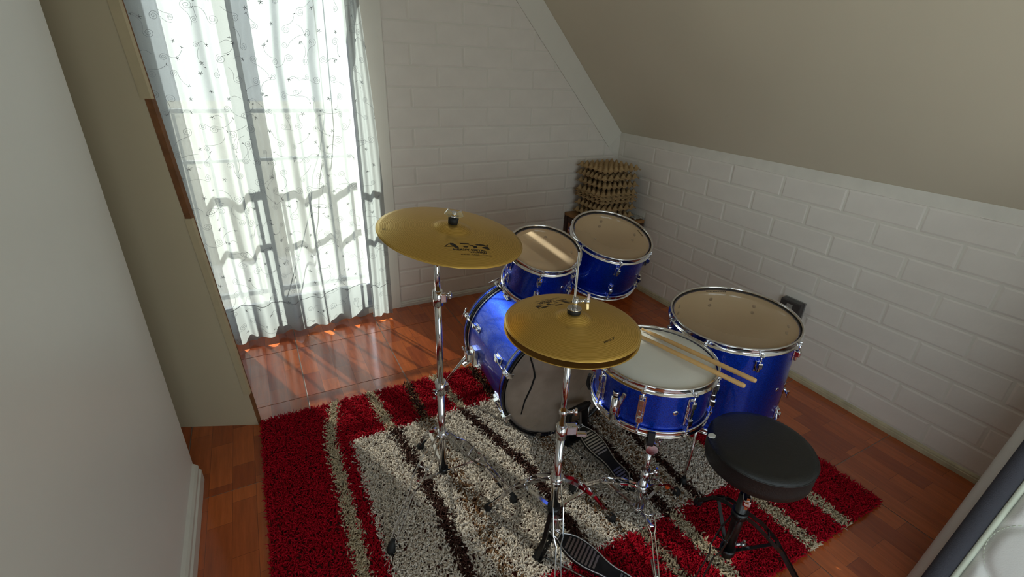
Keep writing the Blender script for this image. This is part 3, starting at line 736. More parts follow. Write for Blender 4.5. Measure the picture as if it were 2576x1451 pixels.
def claw_set(k, near):
    an = PI / 8 + k * PI / 4; s = 1 if near else -1
    zh = bL if near else 0.0
    bm = B()   # local x outward, z along axis (flipped for far side)
    for dy in (-0.0075, 0, 0.0075): box(bm, (Rb + 0.0165, dy, -0.018), (0.005, 0.0055, 0.040), bev=0.0015)
    box(bm, (Rb + 0.006, 0, 0.003), (0.026, 0.022, 0.005), bev=0.0015); box(bm, (Rb + 0.021, 0, -0.012), (0.012, 0.016, 0.022), bev=0.003)
    mt = Matrix.Rotation(an, 4, 'Z') @ Matrix.Translation((0, 0, zh)) @ (Matrix.Identity(4) if near else Matrix.Rotation(PI, 4, 'X'))
    cl = link('claw', to_mesh('claw', bm, M['chrome']), bass, mt)
    bm = tube(B(), [(Rb + 0.023, 0, 0.012), (Rb + 0.020, 0, -0.105)], 0.0036, 8)
    if near: tube(bm, [(Rb + 0.023, 0, 0.004), (Rb + 0.023, 0, 0.020)], 0.005, 6)
    else: tube(bm, [(Rb + 0.023, -0.028, 0.016), (Rb + 0.023, 0.028, 0.016)], 0.0042, 8)
    link('tension_rod', to_mesh('tension_rod', bm, M['chrome']), cl)
    bm = box(B(), (Rb + 0.0015, 0, -0.122), (0.003, 0.026, 0.056), bev=0.001)
    box(bm, (Rb + 0.013, 0, -0.110), (0.022, 0.018, 0.026), bev=0.004); box(bm, (Rb + 0.008, 0, -0.135), (0.014, 0.012, 0.026), bev=0.003)
    link('lug', to_mesh('lug', bm, M['chrome']), cl)
for k in range(8):
    for near in (True, False): claw_set(k, near)
# spurs
for s in (-1, 1):
    # local x = sideways; world left is which sign?
    bm = box(B(), (s * (Rb + 0.012), -0.02, 0.155), (0.028, 0.075, 0.055), Matrix.Rotation(s * 0.12, 3, 'Z'), bev=0.006)
    box(bm, (s * (Rb + 0.034), -0.022, 0.145), (0.03, 0.036, 0.036), bev=0.006); tube(bm, [(s * (Rb + 0.05), 0.005, 0.155), (s * (Rb + 0.05), 0.03, 0.155)], 0.004, 8)
    box(bm, (s * (Rb + 0.045), -0.055, 0.15), (0.04, 0.012, 0.02), Matrix.Rotation(s * -0.5, 3, 'Z'), bev=0.004)
    sp = part('spur_bracket', bm, M['chrome'], bass)
    foot = (s * (Rb + 0.150), -0.262, 0.035)
    part('spur', tube(B(), [(s * (Rb + 0.036), -0.012, 0.147), (s * (Rb + 0.100), -0.150, 0.085), foot], [0.0065, 0.0065, 0.006], 10), M['chrome'], sp)
    part('rubber_foot', tube(B(), [foot, (foot[0] - s * 0.014, foot[1] + 0.030, foot[2] + 0.013)], [0.013, 0.009], 12), M['black_rubber'], sp)
# tom holder on top of the bass shell
bm = box(B(), (-0.02, Rb + 0.004, 0.27), (0.075, 0.014, 0.075), bev=0.004)
tube(bm, [(-0.02, Rb + 0.01, 0.27), (-0.02, Rb + 0.028, 0.27)], 0.018, 16)
hd = part('tom_holder', bm, M['chrome'], bass)
inv = Matrix.Translation(base_far) @ rotb.to_4x4(); inv = inv.inverted()
def wloc(p): return inv @ V(p)
post0 = base_far + rotb @ V((-0.02, Rb + 0.02, 0.27))
post_top = V((-1.150, -1.075, 0.70))
nA = V((-0.038, -0.334, 0.942)).normalized(); cA = V((-1.323, -1.191, 0.768)) - nA * 0.11; nB = V((-0.019, -0.319, 0.948)).normalized(); cB = V((-0.976, -1.176, 0.776)) - nB * 0.12
tubew = lambda pts, r, seg=10: tube(B(), [wloc(p) for p in pts], r, seg)
part('post', tubew([post0, (-1.150, -1.06, 0.56), post_top], 0.011), M['chrome'], hd)
for cc, rs, sx in ((cA, RsA, 1), (cB, RsB, -1)):
    pe = cc + V((sx * (rs + 0.002), 0.03, 0.0))
    part('tom_arm', tubew([post_top - V((0, 0, 0.03)), (post_top + pe) / 2 + V((0, 0, 0.005)), pe], 0.008), M['chrome'], hd)
    bm = B(); box(bm, wloc(cc + V((sx * (rs + 0.008), 0.022, 0))), (0.02, 0.05, 0.05), bev=0.006)
    part('tom_bracket', bm, M['chrome'], hd)

# ================================================================== CYMBALS
def cym_profile(R, bell_r, bell_h, bow):
    pts = [(0.006, bell_h + bow)]
    for i in range(1, 9):
        t = i / 8; pts.append((0.006 + (bell_r - 0.006) * t, bow + bell_h * (math.cos(t * PI / 2) ** 0.9 if t < 1 else 0.0)))
    pts[-1] = (bell_r, bow * 0.985)
    for i in range(1, 15):
        t = i / 14; r = bell_r + (R - bell_r) * t; pts.append((r, bow * 0.985 * (1 - t ** 1.55)))
    return pts
def cym_z(prof, r):
    for (r0, z0), (r1, z1) in zip(prof, prof[1:]):
        if r0 <= r <= r1: return z0 + (z1 - z0) * (r - r0) / (r1 - r0)
    return prof[-1][1]
def cymbal(name, label, c, rot, prof, flip=False):
    t = thing(name, label, 'cymbal', c, rot)
    th = 0.0012
    bm = lathe(B(), prof + [(r, z - th) for r, z in prof[::-1]], 112, True)
    o = part('plate', bm, M['brass'], t)
    return t
def text_mesh(body, size, m, shear=0.0, bold=0.0):
    cu = bpy.data.curves.new('lettering', 'FONT'); cu.body = body; cu.size = size; cu.align_x = 'CENTER'; cu.shear = shear; cu.offset = bold
    ob = bpy.data.objects.new('lettering', cu); COL.objects.link(ob)
    dg = bpy.context.evaluated_depsgraph_get(); me = bpy.data.meshes.new_from_object(ob.evaluated_get(dg))
    bpy.data.objects.remove(ob); me.name = 'lettering'
    return me
DIGITS = [[(770, 380), (830, 385), (860, 440), (905, 550), (830, 550), (800, 480), (765, 425)], [(640, 508), (752, 392), (768, 398), (662, 506)], [(640, 508), (655, 498), (800, 503), (806, 516)],
          [(940, 375), (1130, 372), (1100, 408), (970, 405)], [(1090, 428), (1180, 438), (1255, 478), (1252, 520), (1160, 550), (1188, 505), (1160, 462)], [(980, 492), (1092, 490), (1060, 530), (1010, 527)],
          [(1222, 372), (1258, 398), (1330, 374), (1405, 384), (1445, 408), (1370, 426), (1258, 426)], [(1440, 420), (1470, 372), (1494, 376), (1462, 424)], [(1345, 486), (1400, 460), (1472, 440), (1482, 550), (1420, 546), (1385, 522)]]
def put_digits(t, prof, h, r, ang, m, rot=0.0):
    bm = B()
    for poly in DIGITS:
        vs = []
        for x, y in poly:
            X, Y = (x - 1065) / 180 * h * 1.12, (550 - y) / 180 * h
            p = Matrix.Rotation(ang + PI / 2 + rot, 3, 'Z') @ V((X, Y, 0)) + V((r * math.cos(ang), r * math.sin(ang), 0))
            vs.append(bm.verts.new((p.x, p.y, cym_z(prof, p.length) + 0.0005)))
        bm.faces.new(vs)
    bmesh.ops.triangulate(bm, faces=bm.faces[:])
    return link('lettering', to_mesh('lettering', bm, m, True), t)
def put_text(t, prof, body, size, r, ang, m, upd=1, bold=0.0, sx=1.0, curve=True, rot=0.0):
    """lettering laid on the cymbal at polar position (r, ang); upd=1: letter tops point to the bell"""
    me = text_mesh(body, size, m, bold=bold)
    bm = B(); bm.from_mesh(me); bpy.data.meshes.remove(me)
    bmesh.ops.subdivide_edges(bm, edges=[e for e in bm.edges if e.calc_length() > 0.006], cuts=1)
    bmesh.ops.triangulate(bm, faces=bm.faces[:])
    for v in bm.verts:
        x, y = v.co.x * sx, v.co.y
        if upd > 0: rr = r - y; aa = ang + x / r if curve else ang
        else: rr = r + y; aa = ang - x / r
        if not curve:
            p = Matrix.Rotation(ang + PI / 2 + rot, 3, 'Z') @ V((x, y * upd, 0)) + V((r * math.cos(ang), r * math.sin(ang), 0)); rr = p.length; aa = math.atan2(p.y, p.x)
        v.co = V((rr * math.cos(aa), rr * math.sin(aa), cym_z(prof, rr) + 0.00035))
    o = link('lettering', to_mesh('lettering', bm, m, False), t)
    return o
# crash
crN = V((0.114, -0.127, 0.985)); crC = V((-1.839, -1.505, 0.981))
crP = cym_profile(0.203, 0.052, 0.013, 0.020)
crash = cymbal('crash_cymbal', 'large gold crash cymbal tilted on its stand in front of the curtain', crC, axis_rot(crN), crP)
camdir = math.atan2(-2.686 + 1.505, -2.286 + 1.839)          # towards the viewer, for lettering position
al = camdir + 0.36
put_digits(crash, crP, 0.0235, 0.117, al, M['ink'], -0.12)
put_text(crash, crP, 'HEAVY METAL', 0.0105, 0.129, al + 0.02, M['ink'], bold=0.0004, sx=1.35, curve=False, rot=-0.14)
put_text(crash, crP, 'WUHAN', 0.0100, 0.1425, al + 0.15, M['ink'], bold=0.0003, sx=1.2, curve=False, rot=-0.27)
put_text(crash, crP, 'HAND MADE - CHINA', 0.0068, 0.151, al + 0.08, M['ink'], sx=1.25, curve=False, rot=-0.20)
put_text(crash, crP, '16"', 0.012, 0.186, camdir - 1.35, M['ink_faint'])
# hi-hat pair
htC = V((-1.625, -1.814, 0.806)); htN = V((0.030, -0.022, 0.999)); hP = cym_profile(0.178, 0.046, 0.014, 0.020)
hatT = cymbal('hi_hat_cymbal', 'upper gold hi-hat cymbal below the clutch', htC, axis_rot(htN), hP)
hatB = cymbal('hi_hat_cymbal', 'lower gold hi-hat cymbal turned upside down under the upper one', htC - htN.normalized() * 0.019, axis_rot(-htN), hP)
hd_ = math.atan2(-2.686 + 1.814, -2.286 + 1.625)
put_digits(hatT, hP, 0.023, 0.098, hd_ + PI + 0.62, M['ink_faint'])
put_text(hatT, hP, 'HEAVY METAL', 0.0105, 0.1095, hd_ + PI + 0.62, M['ink_faint'], bold=0.0004, sx=1.35, curve=False)
put_text(hatT, hP, 'WUHAN', 0.0095, 0.120, hd_ + PI + 0.72, M['ink_faint'], bold=0.0003, sx=1.2, curve=False)
put_text(hatT, hP, 'HAND MADE - CHINA', 0.0065, 0.128, hd_ + PI + 0.66, M['ink_faint'], sx=1.25, curve=False)
put_text(hatT, hP, '14" HI HAT', 0.0085, 0.118, hd_ + 0.88, M['ink_faint'], bold=0.0002, upd=-1)

# ================================================================== STANDS
FOOT_Z = 0.018
def tripod(t, off, axis_pt, z_top, z_bot, feet, m=None, w=0.011, spread=(0.007, 0.017, 0.012), foot_r=0.014, brace_at=0.5, skip_foot=()):
    """double strip folding legs; axis_pt(z) gives the pole axis"""
    m = m or M['chrome']
    for i, ft in enumerate(feet):
        ft = V(ft); a0 = axis_pt(z_top); d = V((ft.x - a0.x, ft.y - a0.y, 0)); d.normalize(); sd = V((-d.y, d.x, 0))
        p0 = a0 + d * 0.020; p3 = ft + V((0, 0, 0.018)) - d * 0.004
        def P(u): return p0 + (p3 - p0) * u + V((0, 0, 0.03 * math.sin(PI * min(1, u * 1.05))))
        us = (0, 0.12, 0.24, 0.5, 0.58, 0.85, 1.0); sp = (spread[0], spread[0], spread[1], spread[1] * 0.95, spread[2] * 0.55, spread[2] * 0.75, spread[2] * 0.6)
        bm = B()
        for s in (-1, 1): bar(bm, [P(u) + sd * s * q for u, q in zip(us, sp)], (0, 0, 1) if True else sd, w, 0.0026)
        for u, q in ((0.36, sp[2]), (0.0, sp[0]), (0.98, sp[6])): tube(bm, [P(u) - sd * (q + 0.003), P(u) + sd * (q + 0.003)], 0.003, 8)
        lg = part('leg', bm, m, t, off)
        a1 = axis_pt(z_bot); 
        bm = bar(B(), [a1 + d * 0.016, P(brace_at)], sd, 0.011, 0.0028)
        part('brace', bm, m, lg, off)
        if i not in skip_foot:
            up = (p0 - p3).normalized()
            part('rubber_foot', tube(B(), [ft - V((0, 0, 0.004)), ft + V((0, 0, 0.012)), ft + V((0, 0, 0.024)) - d * 0.008, ft + V((0, 0, 0.036)) - d * 0.018], [foot_r, foot_r, foot_r * 0.85, foot_r * 0.5], 12), M['black_rubber'], lg, off)
def collar(c, r, h, seg=16): return tube(B(), [V(c) - V((0, 0, h / 2)), V(c) + V((0, 0, h / 2))], r, seg)
def wing(bm, c, d, span=0.03, up=(0, 0, 1)):
    """wing bolt: stem along d, two lobes along up"""
    c, d, up = V(c), V(d).normalized(), V(up)
    tube(bm, [c, c + d * 0.022], 0.0045, 8)
    tube(bm, [c + d * 0.018, c + d * 0.030], 0.0075, 10)
    bar(bm, [c + d * 0.026 - up * span * 0.5, c + d * 0.024, c + d * 0.026 + up * span * 0.5], d.cross(up), 0.008, 0.006)
    return bm
# --- crash stand
cO = V((-1.862, -1.440, 0.014)); cst = thing('cymbal_stand', 'chrome tripod cymbal stand carrying the tilted crash cymbal', 'stand', cO)
cax = lambda z: V((-1.862, -1.440, z))
part('base_tube', tube(B(), [cax(0.045), cax(0.435)], 0.0125, 20), M['chrome'], cst, cO)
part('middle_tube', tube(B(), [cax(0.43), cax(0.765)], 0.0105, 20), M['chrome'], cst, cO)
part('upper_tube', tube(B(), [cax(0.76), cax(0.905)], 0.0082, 18), M['chrome'], cst, cO)
for z, r in ((0.425, 0.0185), (0.760, 0.0155)):
    bm = collar(cax(z), r, 0.05); 
    if z > 0.6: wing(bm, cax(z) + V((0.012, -0.006, 0.008)), (0.85, -0.5, 0.1), 0.022); 
    else: wing(bm, cax(z) + V((-0.014, -0.01, 0.0)), (-0.7, -0.7, 0), 0.036)
    box(bm, cax(z) + V((0.015, -0.008, 0.0)), (0.02, 0.014, 0.03), bev=0.003)
    part('height_clamp', bm, M['chrome'], cst, cO)
part('leg_collar', collar(cax(0.225), 0.018, 0.030), M['chrome'], cst, cO); part('brace_collar', collar(cax(0.055), 0.0175, 0.022), M['black_paint'], cst, cO)
tripod(cst, cO, cax, 0.225, 0.055, [(-2.114, -1.652, FOOT_Z), (-1.679, -1.650, FOOT_Z), (-1.893, -1.262, FOOT_Z)], spread=(0.009, 0.020, 0.014))
# tilter
crn = crN.normalized()
bm = B(); tube(bm, [cax(0.900), crC - crn * 0.035, crC - crn * 0.006], [0.009, 0.008, 0.006], 12); tube(bm, [cax(0.905) + V((-0.016, 0, 0)), cax(0.905) + V((0.016, 0, 0))], 0.014, 16)
tube(bm, [crC - crn * 0.006, crC + crn * 0.066], 0.0034, 10)
part('tilter', bm, M['chrome'], cst, cO)
bz = 0.033
for z0, z1, r in ((bz, bz + 0.016, 0.0145), ):
    part('felt_washer', tube(B(), [crC + crn * z0, crC + crn * z1], [r * 0.92, r], 18), M['black_rubber'], cst, cO)
bm = tube(B(), [crC + crn * (bz + 0.016), crC + crn * (bz + 0.022)], 0.009, 14)
side = V((0.92, -0.38, 0.0)); side = (side - crn * side.dot(crn)).normalized()
for s in (-1, 1): bar(bm, [crC + crn * (bz + 0.022) + side * s * 0.004, crC + crn * (bz + 0.032) + side * s * 0.022], crn, 0.016, 0.008)
tube(bm, [crC + crn * (bz + 0.020), crC + crn * (bz + 0.034)], 0.0075, 12)
part('wing_nut', bm, M['chrome'], cst, cO)

# --- hi-hat stand
hb = V((-1.664, -1.868, 0.0)); hdv = (htC - V((-1.664, -1.868, 0.0))); 
hax = lambda z: hb + hdv * (z / htC.z)
hO = hax(0.012); hst = thing('hi_hat_stand', 'chrome hi-hat stand with pull rod and ribbed foot pedal', 'stand', hO)
part('base_tube', tube(B(), [hax(0.175), hax(0.475)], 0.0118, 20), M['chrome'], hst, hO)
part('upper_tube', tube(B(), [hax(0.47), hax(0.765)], 0.0090, 18), M['chrome'], hst, hO)
part('pull_rod', tube(B(), [hax(0.10), hax(1.0)], 0.0030, 10), M['chrome'], hst, hO)
bm = collar(hax(0.47), 0.016, 0.045); box(bm, hax(0.475) + V((0.024, -0.012, 0.004)), (0.034, 0.022, 0.03), Matrix.Rotation(-0.4, 3, 'Z'), bev=0.004); box(bm, hax(0.47) + V((0.05, -0.028, -0.006)), (0.03, 0.014, 0.012), Matrix.Rotation(-0.5, 3, 'Z'), bev=0.003)
part('height_clamp', bm, M['chrome'], hst, hO)
bm = collar(hax(0.535), 0.0125, 0.010); wing(bm, hax(0.535) + V((0.008, -0.006, 0)), (0.8, -0.5, 0.2), 0.02); part('memory_lock', bm, M['chrome'], hst, hO)
part('leg_collar', collar(hax(0.300), 0.0185, 0.028), M['chrome'], hst, hO)
part('frame_collar', collar(hax(0.185), 0.020, 0.03), M['black_paint'], hst, hO)
tripod(hst, hO, hax, 0.300, 0.190, [(-1.775, -1.643, FOOT_Z), (-1.413, -1.866, FOOT_Z), (-1.742, -2.035, FOOT_Z)], spread=(0.011, 0.015, 0.012), brace_at=0.45)
# cup under the lower cymbal
part('seat_cup', tube(B(), [hax(0.742), hax(0.752), hax(0.764)], [0.012, 0.020, 0.019], 18), M['black_rubber'], hst, hO)
hn = htN.normalized(); ct0 = htC + hn * 0.033
part('clutch_felt', tube(B(), [ct0, ct0 + hn * 0.012], [0.0175, 0.0185], 24), M['black_rubber'], hst, hO)
bm = tube(B(), [ct0 + hn * 0.012, ct0 + hn * 0.0145], 0.0185, 24); tube(bm, [ct0 + hn * 0.0145, ct0 + hn * 0.044], 0.0078, 16); wing(bm, ct0 + hn * 0.034 + V((0.006, -0.003, 0)), (0.9, -0.42, 0.0), 0.044)
part('clutch', bm, M['chrome'], hst, hO)

def footboard(t, off, toe, heel, wid, name='footboard'):
    """black sole shaped pedal plate with a silver outline and rows of raised silver ribs"""
    toe, heel = V(toe), V(heel); ax = (heel - toe); L = ax.length; ax.normalize(); sd = ax.cross(V((0, 0, 1))).normalized(); up = sd.cross(ax)
    prof = [(0.0, 0.16), (0.04, 0.24), (0.10, 0.36), (0.18, 0.45), (0.28, 0.49), (0.38, 0.48), (0.48, 0.42), (0.57, 0.34), (0.65, 0.30), (0.73, 0.30), (0.80, 0.335), (0.88, 0.36), (0.94, 0.33), (0.98, 0.22), (1.0, 0.08)]
    out = [(u * L, w * wid) for u, w in prof] + [(u * L, -w * wid) for u, w in prof[::-1]]
    def T(u, s, z): return toe + ax * u + sd * s + up * z
    bm = B(); a = [bm.verts.new(T(u, s, -0.006)) for u, s in out]; b = [bm.verts.new(T(u, s, 0.0)) for u, s in out]; n = len(out)
    bm.faces.new(a[::-1]); bm.faces.new(b)
    for i in range(n): bm.faces.new((a[i], a[(i + 1) % n], b[(i + 1) % n], b[i]))
    fbo = part(name, bm, M['black_paint'], t, off)
    bm = B(); cl = out + [out[0], out[1]]
    tube(bm, [T(u * 0.97 + 0.012 * L, s * 0.9, 0.0008) for u, s in cl[:-1]], 0.0022, 6, False)
    tube(bm, [T(0.004, 0.13 * wid, 0.0), T(-0.030, 0.10 * wid, 0.002)], 0.004, 6); tube(bm, [T(0.004, -0.13 * wid, 0), T(-0.030, -0.10 * wid, 0.002)], 0.004, 6)
    part('outline', bm, M['steel'], fbo, off)
    wat = lambda u: np.interp(u, [p[0] for p in prof], [p[1] for p in prof]) * wid
    for u in [0.13 + 0.044 * k for k in range(9)] + [0.78 + 0.042 * k for k in range(5)]:
        w = wat(u) * (0.66 if u < 0.2 or u > 0.45 else 0.76)
        if u > 0.9: w *= 0.7
        part('rib', bar(B(), [T(u * L, -w, 0.0008), T(u * L, w, 0.0008)], ax, 0.0064, 0.0024), M['steel'], fbo, off)
    return T, L
# hi-hat pedal and black frame
toe = V((-1.650, -1.886, 0.098)); heel = V((-1.505, -2.105, 0.030))
T, L = footboard(hst, hO, toe, heel, 0.088)
bm = B(); pd = (heel - toe); pd.z = 0; pd.normalize(); ps = V((-pd.y, pd.x, 0))
for s in (-1, 1): bar(bm, [hax(0.185) + ps * s * 0.018, hax(0.10) + ps * s * 0.036 - pd * 0.006, hax(0.018) + ps * s * 0.046 - pd * 0.02], ps, 0.020, 0.012)
bar(bm, [hax(0.020) - ps * 0.056 - pd * 0.02, hax(0.020) + ps * 0.056 - pd * 0.02], pd, 0.03, 0.012)
part('pedal_frame', bm, M['black_paint'], hst, hO)
part('heel_plate', box(B(), heel + V((0.012, -0.018, -0.012)), (0.07, 0.06, 0.012), Matrix.Rotation(math.atan2(pd.y, pd.x), 3, 'Z'), bev=0.003), M['black_paint'], hst, hO)
bm = B()
for s in (-1, 1): tube(bm, [hax(0.03) + ps * s * 0.04, heel + ps * s * 0.03 - V((0, 0, 0.010))], 0.0028, 6)
part('base_rod', bm, M['steel'], hst, hO)
part('link_chain', bar(B(), [hax(0.11), toe - pd * 0.02], ps, 0.012, 0.003), M['steel'], hst, hO)

# --- bass drum pedal
pt = V((-1.302, -1.512, 0.102)); ph = V((-1.262, -1.772, 0.030)); pO = V((-1.295, -1.56, 0.014))
ped = thing('bass_drum_pedal', 'black bass drum pedal with ribbed footboard clamped to the bass drum hoop', 'pedal', pO)
T, L = footboard(ped, pO, pt, ph, 0.090)
pd = (ph - pt); pd.z = 0; pd.normalize(); ps = V((-pd.y, pd.x, 0)); pc = pt - pd * 0.028; pc.z = 0
bm = B()
for s in (-1, 1):
    bar(bm, [pc + ps * s * 0.050 + V((0, 0, 0.02)), pc + ps * s * 0.046 + V((0, 0, 0.175))], pd, 0.026, 0.014)
tube(bm, [pc - ps * 0.07 + V((0, 0, 0.172)), pc + ps * 0.07 + V((0, 0, 0.172))], 0.0085, 12); tube(bm, [pc - ps * 0.055 + V((0, 0, 0.172)), pc + ps * 0.055 + V((0, 0, 0.172))], 0.015, 14)
box(bm, pc + V((0, 0, 0.022)) , (0.115, 0.05, 0.014), Matrix.Rotation(math.atan2(ps.y, ps.x), 3, 'Z'), bev=0.003)
part('pedal_frame', bm, M['black_paint'], ped, pO)
part('hoop_clamp', box(B(), pc - pd * 0.025 + V((0, 0, 0.040)), (0.04, 0.06, 0.022), Matrix.Rotation(math.atan2(ps.y, ps.x), 3, 'Z'), bev=0.004), M['black_paint'], ped, pO)
part('spring', tube(B(), [pc + ps * 0.066 + V((0, 0, 0.165)), pc + ps * 0.066 + V((0, 0, 0.055))], 0.006, 10), M['steel'], ped, pO)
bm = B()
for s in (-1, 1): tube(bm, [pc + ps * s * 0.05 + V((0, 0, 0.022)), ph + ps * s * 0.028 - V((0, 0, 0.008))], 0.003, 6)
part('base_rod', bm, M['steel'], ped, pO)
part('heel_plate', box(B(), ph + pd * 0.012 - V((0, 0, 0.014)), (0.05, 0.055, 0.010), Matrix.Rotation(math.atan2(pd.y, pd.x), 3, 'Z'), bev=0.003), M['black_paint'], ped, pO)
part('link_chain', bar(B(), [pc + pd * 0.018 + V((0, 0, 0.165)), pt + V((0, 0, 0.004))], ps, 0.010, 0.003), M['steel'], ped, pO)

# --- snare stand
sO = V((-1.318, -1.886, 0.014)); sst = thing('snare_stand', 'low chrome tripod stand with basket arms under the snare drum', 'stand', sO)
sax = lambda z: V((-1.318, -1.886, z))
part('base_tube', tube(B(), [sax(0.028), sax(0.21)], 0.0118, 18), M['chrome'], sst, sO); part('upper_tube', tube(B(), [sax(0.20), sax(0.305)], 0.0092, 18), M['chrome'], sst, sO)
bm = collar(sax(0.205), 0.0155, 0.035); wing(bm, sax(0.205) + V((0.012, -0.006, 0)), (0.9, -0.3, 0.2), 0.03); part('height_clamp', bm, M['chrome'], sst, sO)
bm = tube(B(), [sax(0.325) + V((-0.010, -0.016, 0)), sax(0.325) + V((0.010, 0.016, 0))], 0.019, 20); wing(bm, sax(0.325) + V((0.016, 0.0, 0.0)), (0.9, 0.2, 0.05), 0.04); tube(bm, [sax(0.30), sax(0.33)], 0.011, 12)
part('tilter', bm, M['chrome'], sst, sO)
part('leg_collar', collar(sax(0.145), 0.0175, 0.026), M['chrome'], sst, sO); part('brace_collar', collar(sax(0.045), 0.016, 0.02), M['chrome'], sst, sO)
tripod(sst, sO, sax, 0.145, 0.05, [(-1.465, -1.705, FOOT_Z), (-1.128, -1.886, FOOT_Z), (-1.432, -2.105, FOOT_Z)], w=0.007, spread=(0.008, 0.013, 0.009), foot_r=0.013, skip_foot=(2,))
# third foot has lost its rubber: toothed metal end
bm = bar(B(), [(-1.404, -2.050, 0.038), (-1.434, -2.108, 0.020)], (0.9, -0.45, 0), 0.012, 0.008)
for k in range(6):
    p = V((-1.404, -2.050, 0.038)).lerp(V((-1.434, -2.108, 0.020)), k / 5); box(bm, p + V((0.008, -0.004, 0)), (0.010, 0.002, 0.003), Matrix.Rotation(-0.45, 3, 'Z'))
part('toothed_foot', bm, M['steel'], sst, sO)
hub = V((-1.292, -1.838, 0.372)); zb_ = sT.z - sH - 0.012
bm = tube(B(), [sax(0.33), hub - V((0, 0, 0.012)), hub], [0.009, 0.010, 0.016], 12); part('basket_hub', bm, M['chrome'], sst, sO)
for a in (math.atan2(-1.925 + 1.806, -1.382 + 1.280) , 0.15, 2.25):
    e = V((sT.x + 0.186 * math.cos(a), sT.y + 0.186 * math.sin(a), zb_)); d = V((math.cos(a), math.sin(a), 0)); 
    bm = B(); sd = V((-d.y, d.x, 0))
    for s in (-1, 1): bar(bm, [hub + sd * s * 0.008, hub.lerp(e, 0.55) + sd * s * 0.012 + V((0, 0, 0.004)), e + sd * s * 0.004 + d * 0.006 - V((0, 0, 0.006))], (0, 0, 1), 0.008, 0.0026)
    ar = part('basket_arm', bm, M['chrome'], sst, sO)
    bm = B(); bar(bm, [e - d * 0.045 - V((0, 0, 0.006)), e + d * 0.010 - V((0, 0, 0.005)), e + d * 0.017 + V((0, 0, 0.012)), e + d * 0.014 + V((0, 0, 0.045))], sd, 0.018, 0.010)
    part('rubber_grip', bm, M['black_rubber'], ar, sO)
part('orange_tab', box(B(), (-1.186, -1.884, 0.080), (0.014, 0.012, 0.012), bev=0.002), M['orange'], sst, sO)

# --- throne
tO = V((-1.190, -2.145, 0.012)); thr = thing('drum_throne', 'round black vinyl drum stool on a black tripod', 'stool', tO)
tc_ = V((-1.179, -2.138, 0.494)); tR = 0.1395
bm = lathe(B(), [(0, 0), (tR * 0.86, 0), (tR * 0.97, -0.003), (tR, -0.010), (tR + 0.0012, -0.013), (tR, -0.016), (tR * 1.003, -0.05), (tR * 0.995, -0.068), (tR * 0.94, -0.074), (0, -0.074)], 80); bmesh.ops.translate(bm, vec=tc_, verts=bm.verts[:])
seat = part('seat', bm, M['black_vinyl'], thr, tO)
pts = [(tR * 1.0028 * math.cos(2 * PI * k / 80), tR * 1.0028 * math.sin(2 * PI * k / 80), -0.013) for k in range(81)]
part('seat_piping', tube(B(), [tc_ + V(p) for p in pts], 0.0022, 6, False), M['black_vinyl'], seat, tO)
bm = B(); rr = random.Random(4); pa = [tc_ + V((-0.105, 0.083, 0.0012)) + V((0.013 * math.cos(2 * PI * k / 10) * rr.uniform(0.7, 1.1), 0.009 * math.sin(2 * PI * k / 10) * rr.uniform(0.8, 1.1), 0)) for k in range(10)]
vs = [bm.verts.new(p) for p in pa]; v2 = [bm.verts.new(p - V((0, 0, 0.003))) for p in pa]; bm.faces.new(vs); bm.faces.new(v2[::-1])
for i in range(10): bm.faces.new((vs[i], vs[(i + 1) % 10], v2[(i + 1) % 10], v2[i]))
part('worn_patch', bm, M['white_patch'], seat, tO, label='white worn spot on the vinyl')
tax = lambda z: V((-1.190, -2.145, z))
part('seat_post', tube(B(), [tax(0.20), V((-1.182, -2.140, 0.425))], 0.0105, 16), M['black_paint'], thr, tO)
part('base_tube', tube(B(), [tax(0.05), tax(0.315)], 0.0165, 18), M['black_paint'], thr, tO)
bm = B(); wing(bm, tax(0.305) + V((-0.012, -0.012, 0.01)), (-0.75, -0.55, 0.15), 0.045, (0, 0, 1)); box(bm, tax(0.318) + V((-0.022, -0.018, 0.0)), (0.036, 0.022, 0.026), Matrix.Rotation(0.6, 3, 'Z'), bev=0.006)
part('height_bolt', bm, M['chrome'], thr, tO)
bm = B(); wing(bm, tax(0.10) + V((0.014, -0.01, 0.0)), (0.85, -0.45, 0.1), 0.03); part('lower_bolt', bm, M['steel'], thr, tO)
part('leg_collar', collar(tax(0.235), 0.023, 0.024), M['black_paint'], thr, tO); part('brace_collar', collar(tax(0.075), 0.023, 0.022), M['black_paint'], thr, tO)
tripod(thr, tO, tax, 0.235, 0.078, [(-1.385, -2.182, FOOT_Z), (-1.055, -2.312, FOOT_Z), (-1.092, -1.950, FOOT_Z)], m=M['black_paint'], w=0.012, spread=(0.012, 0.016, 0.012))

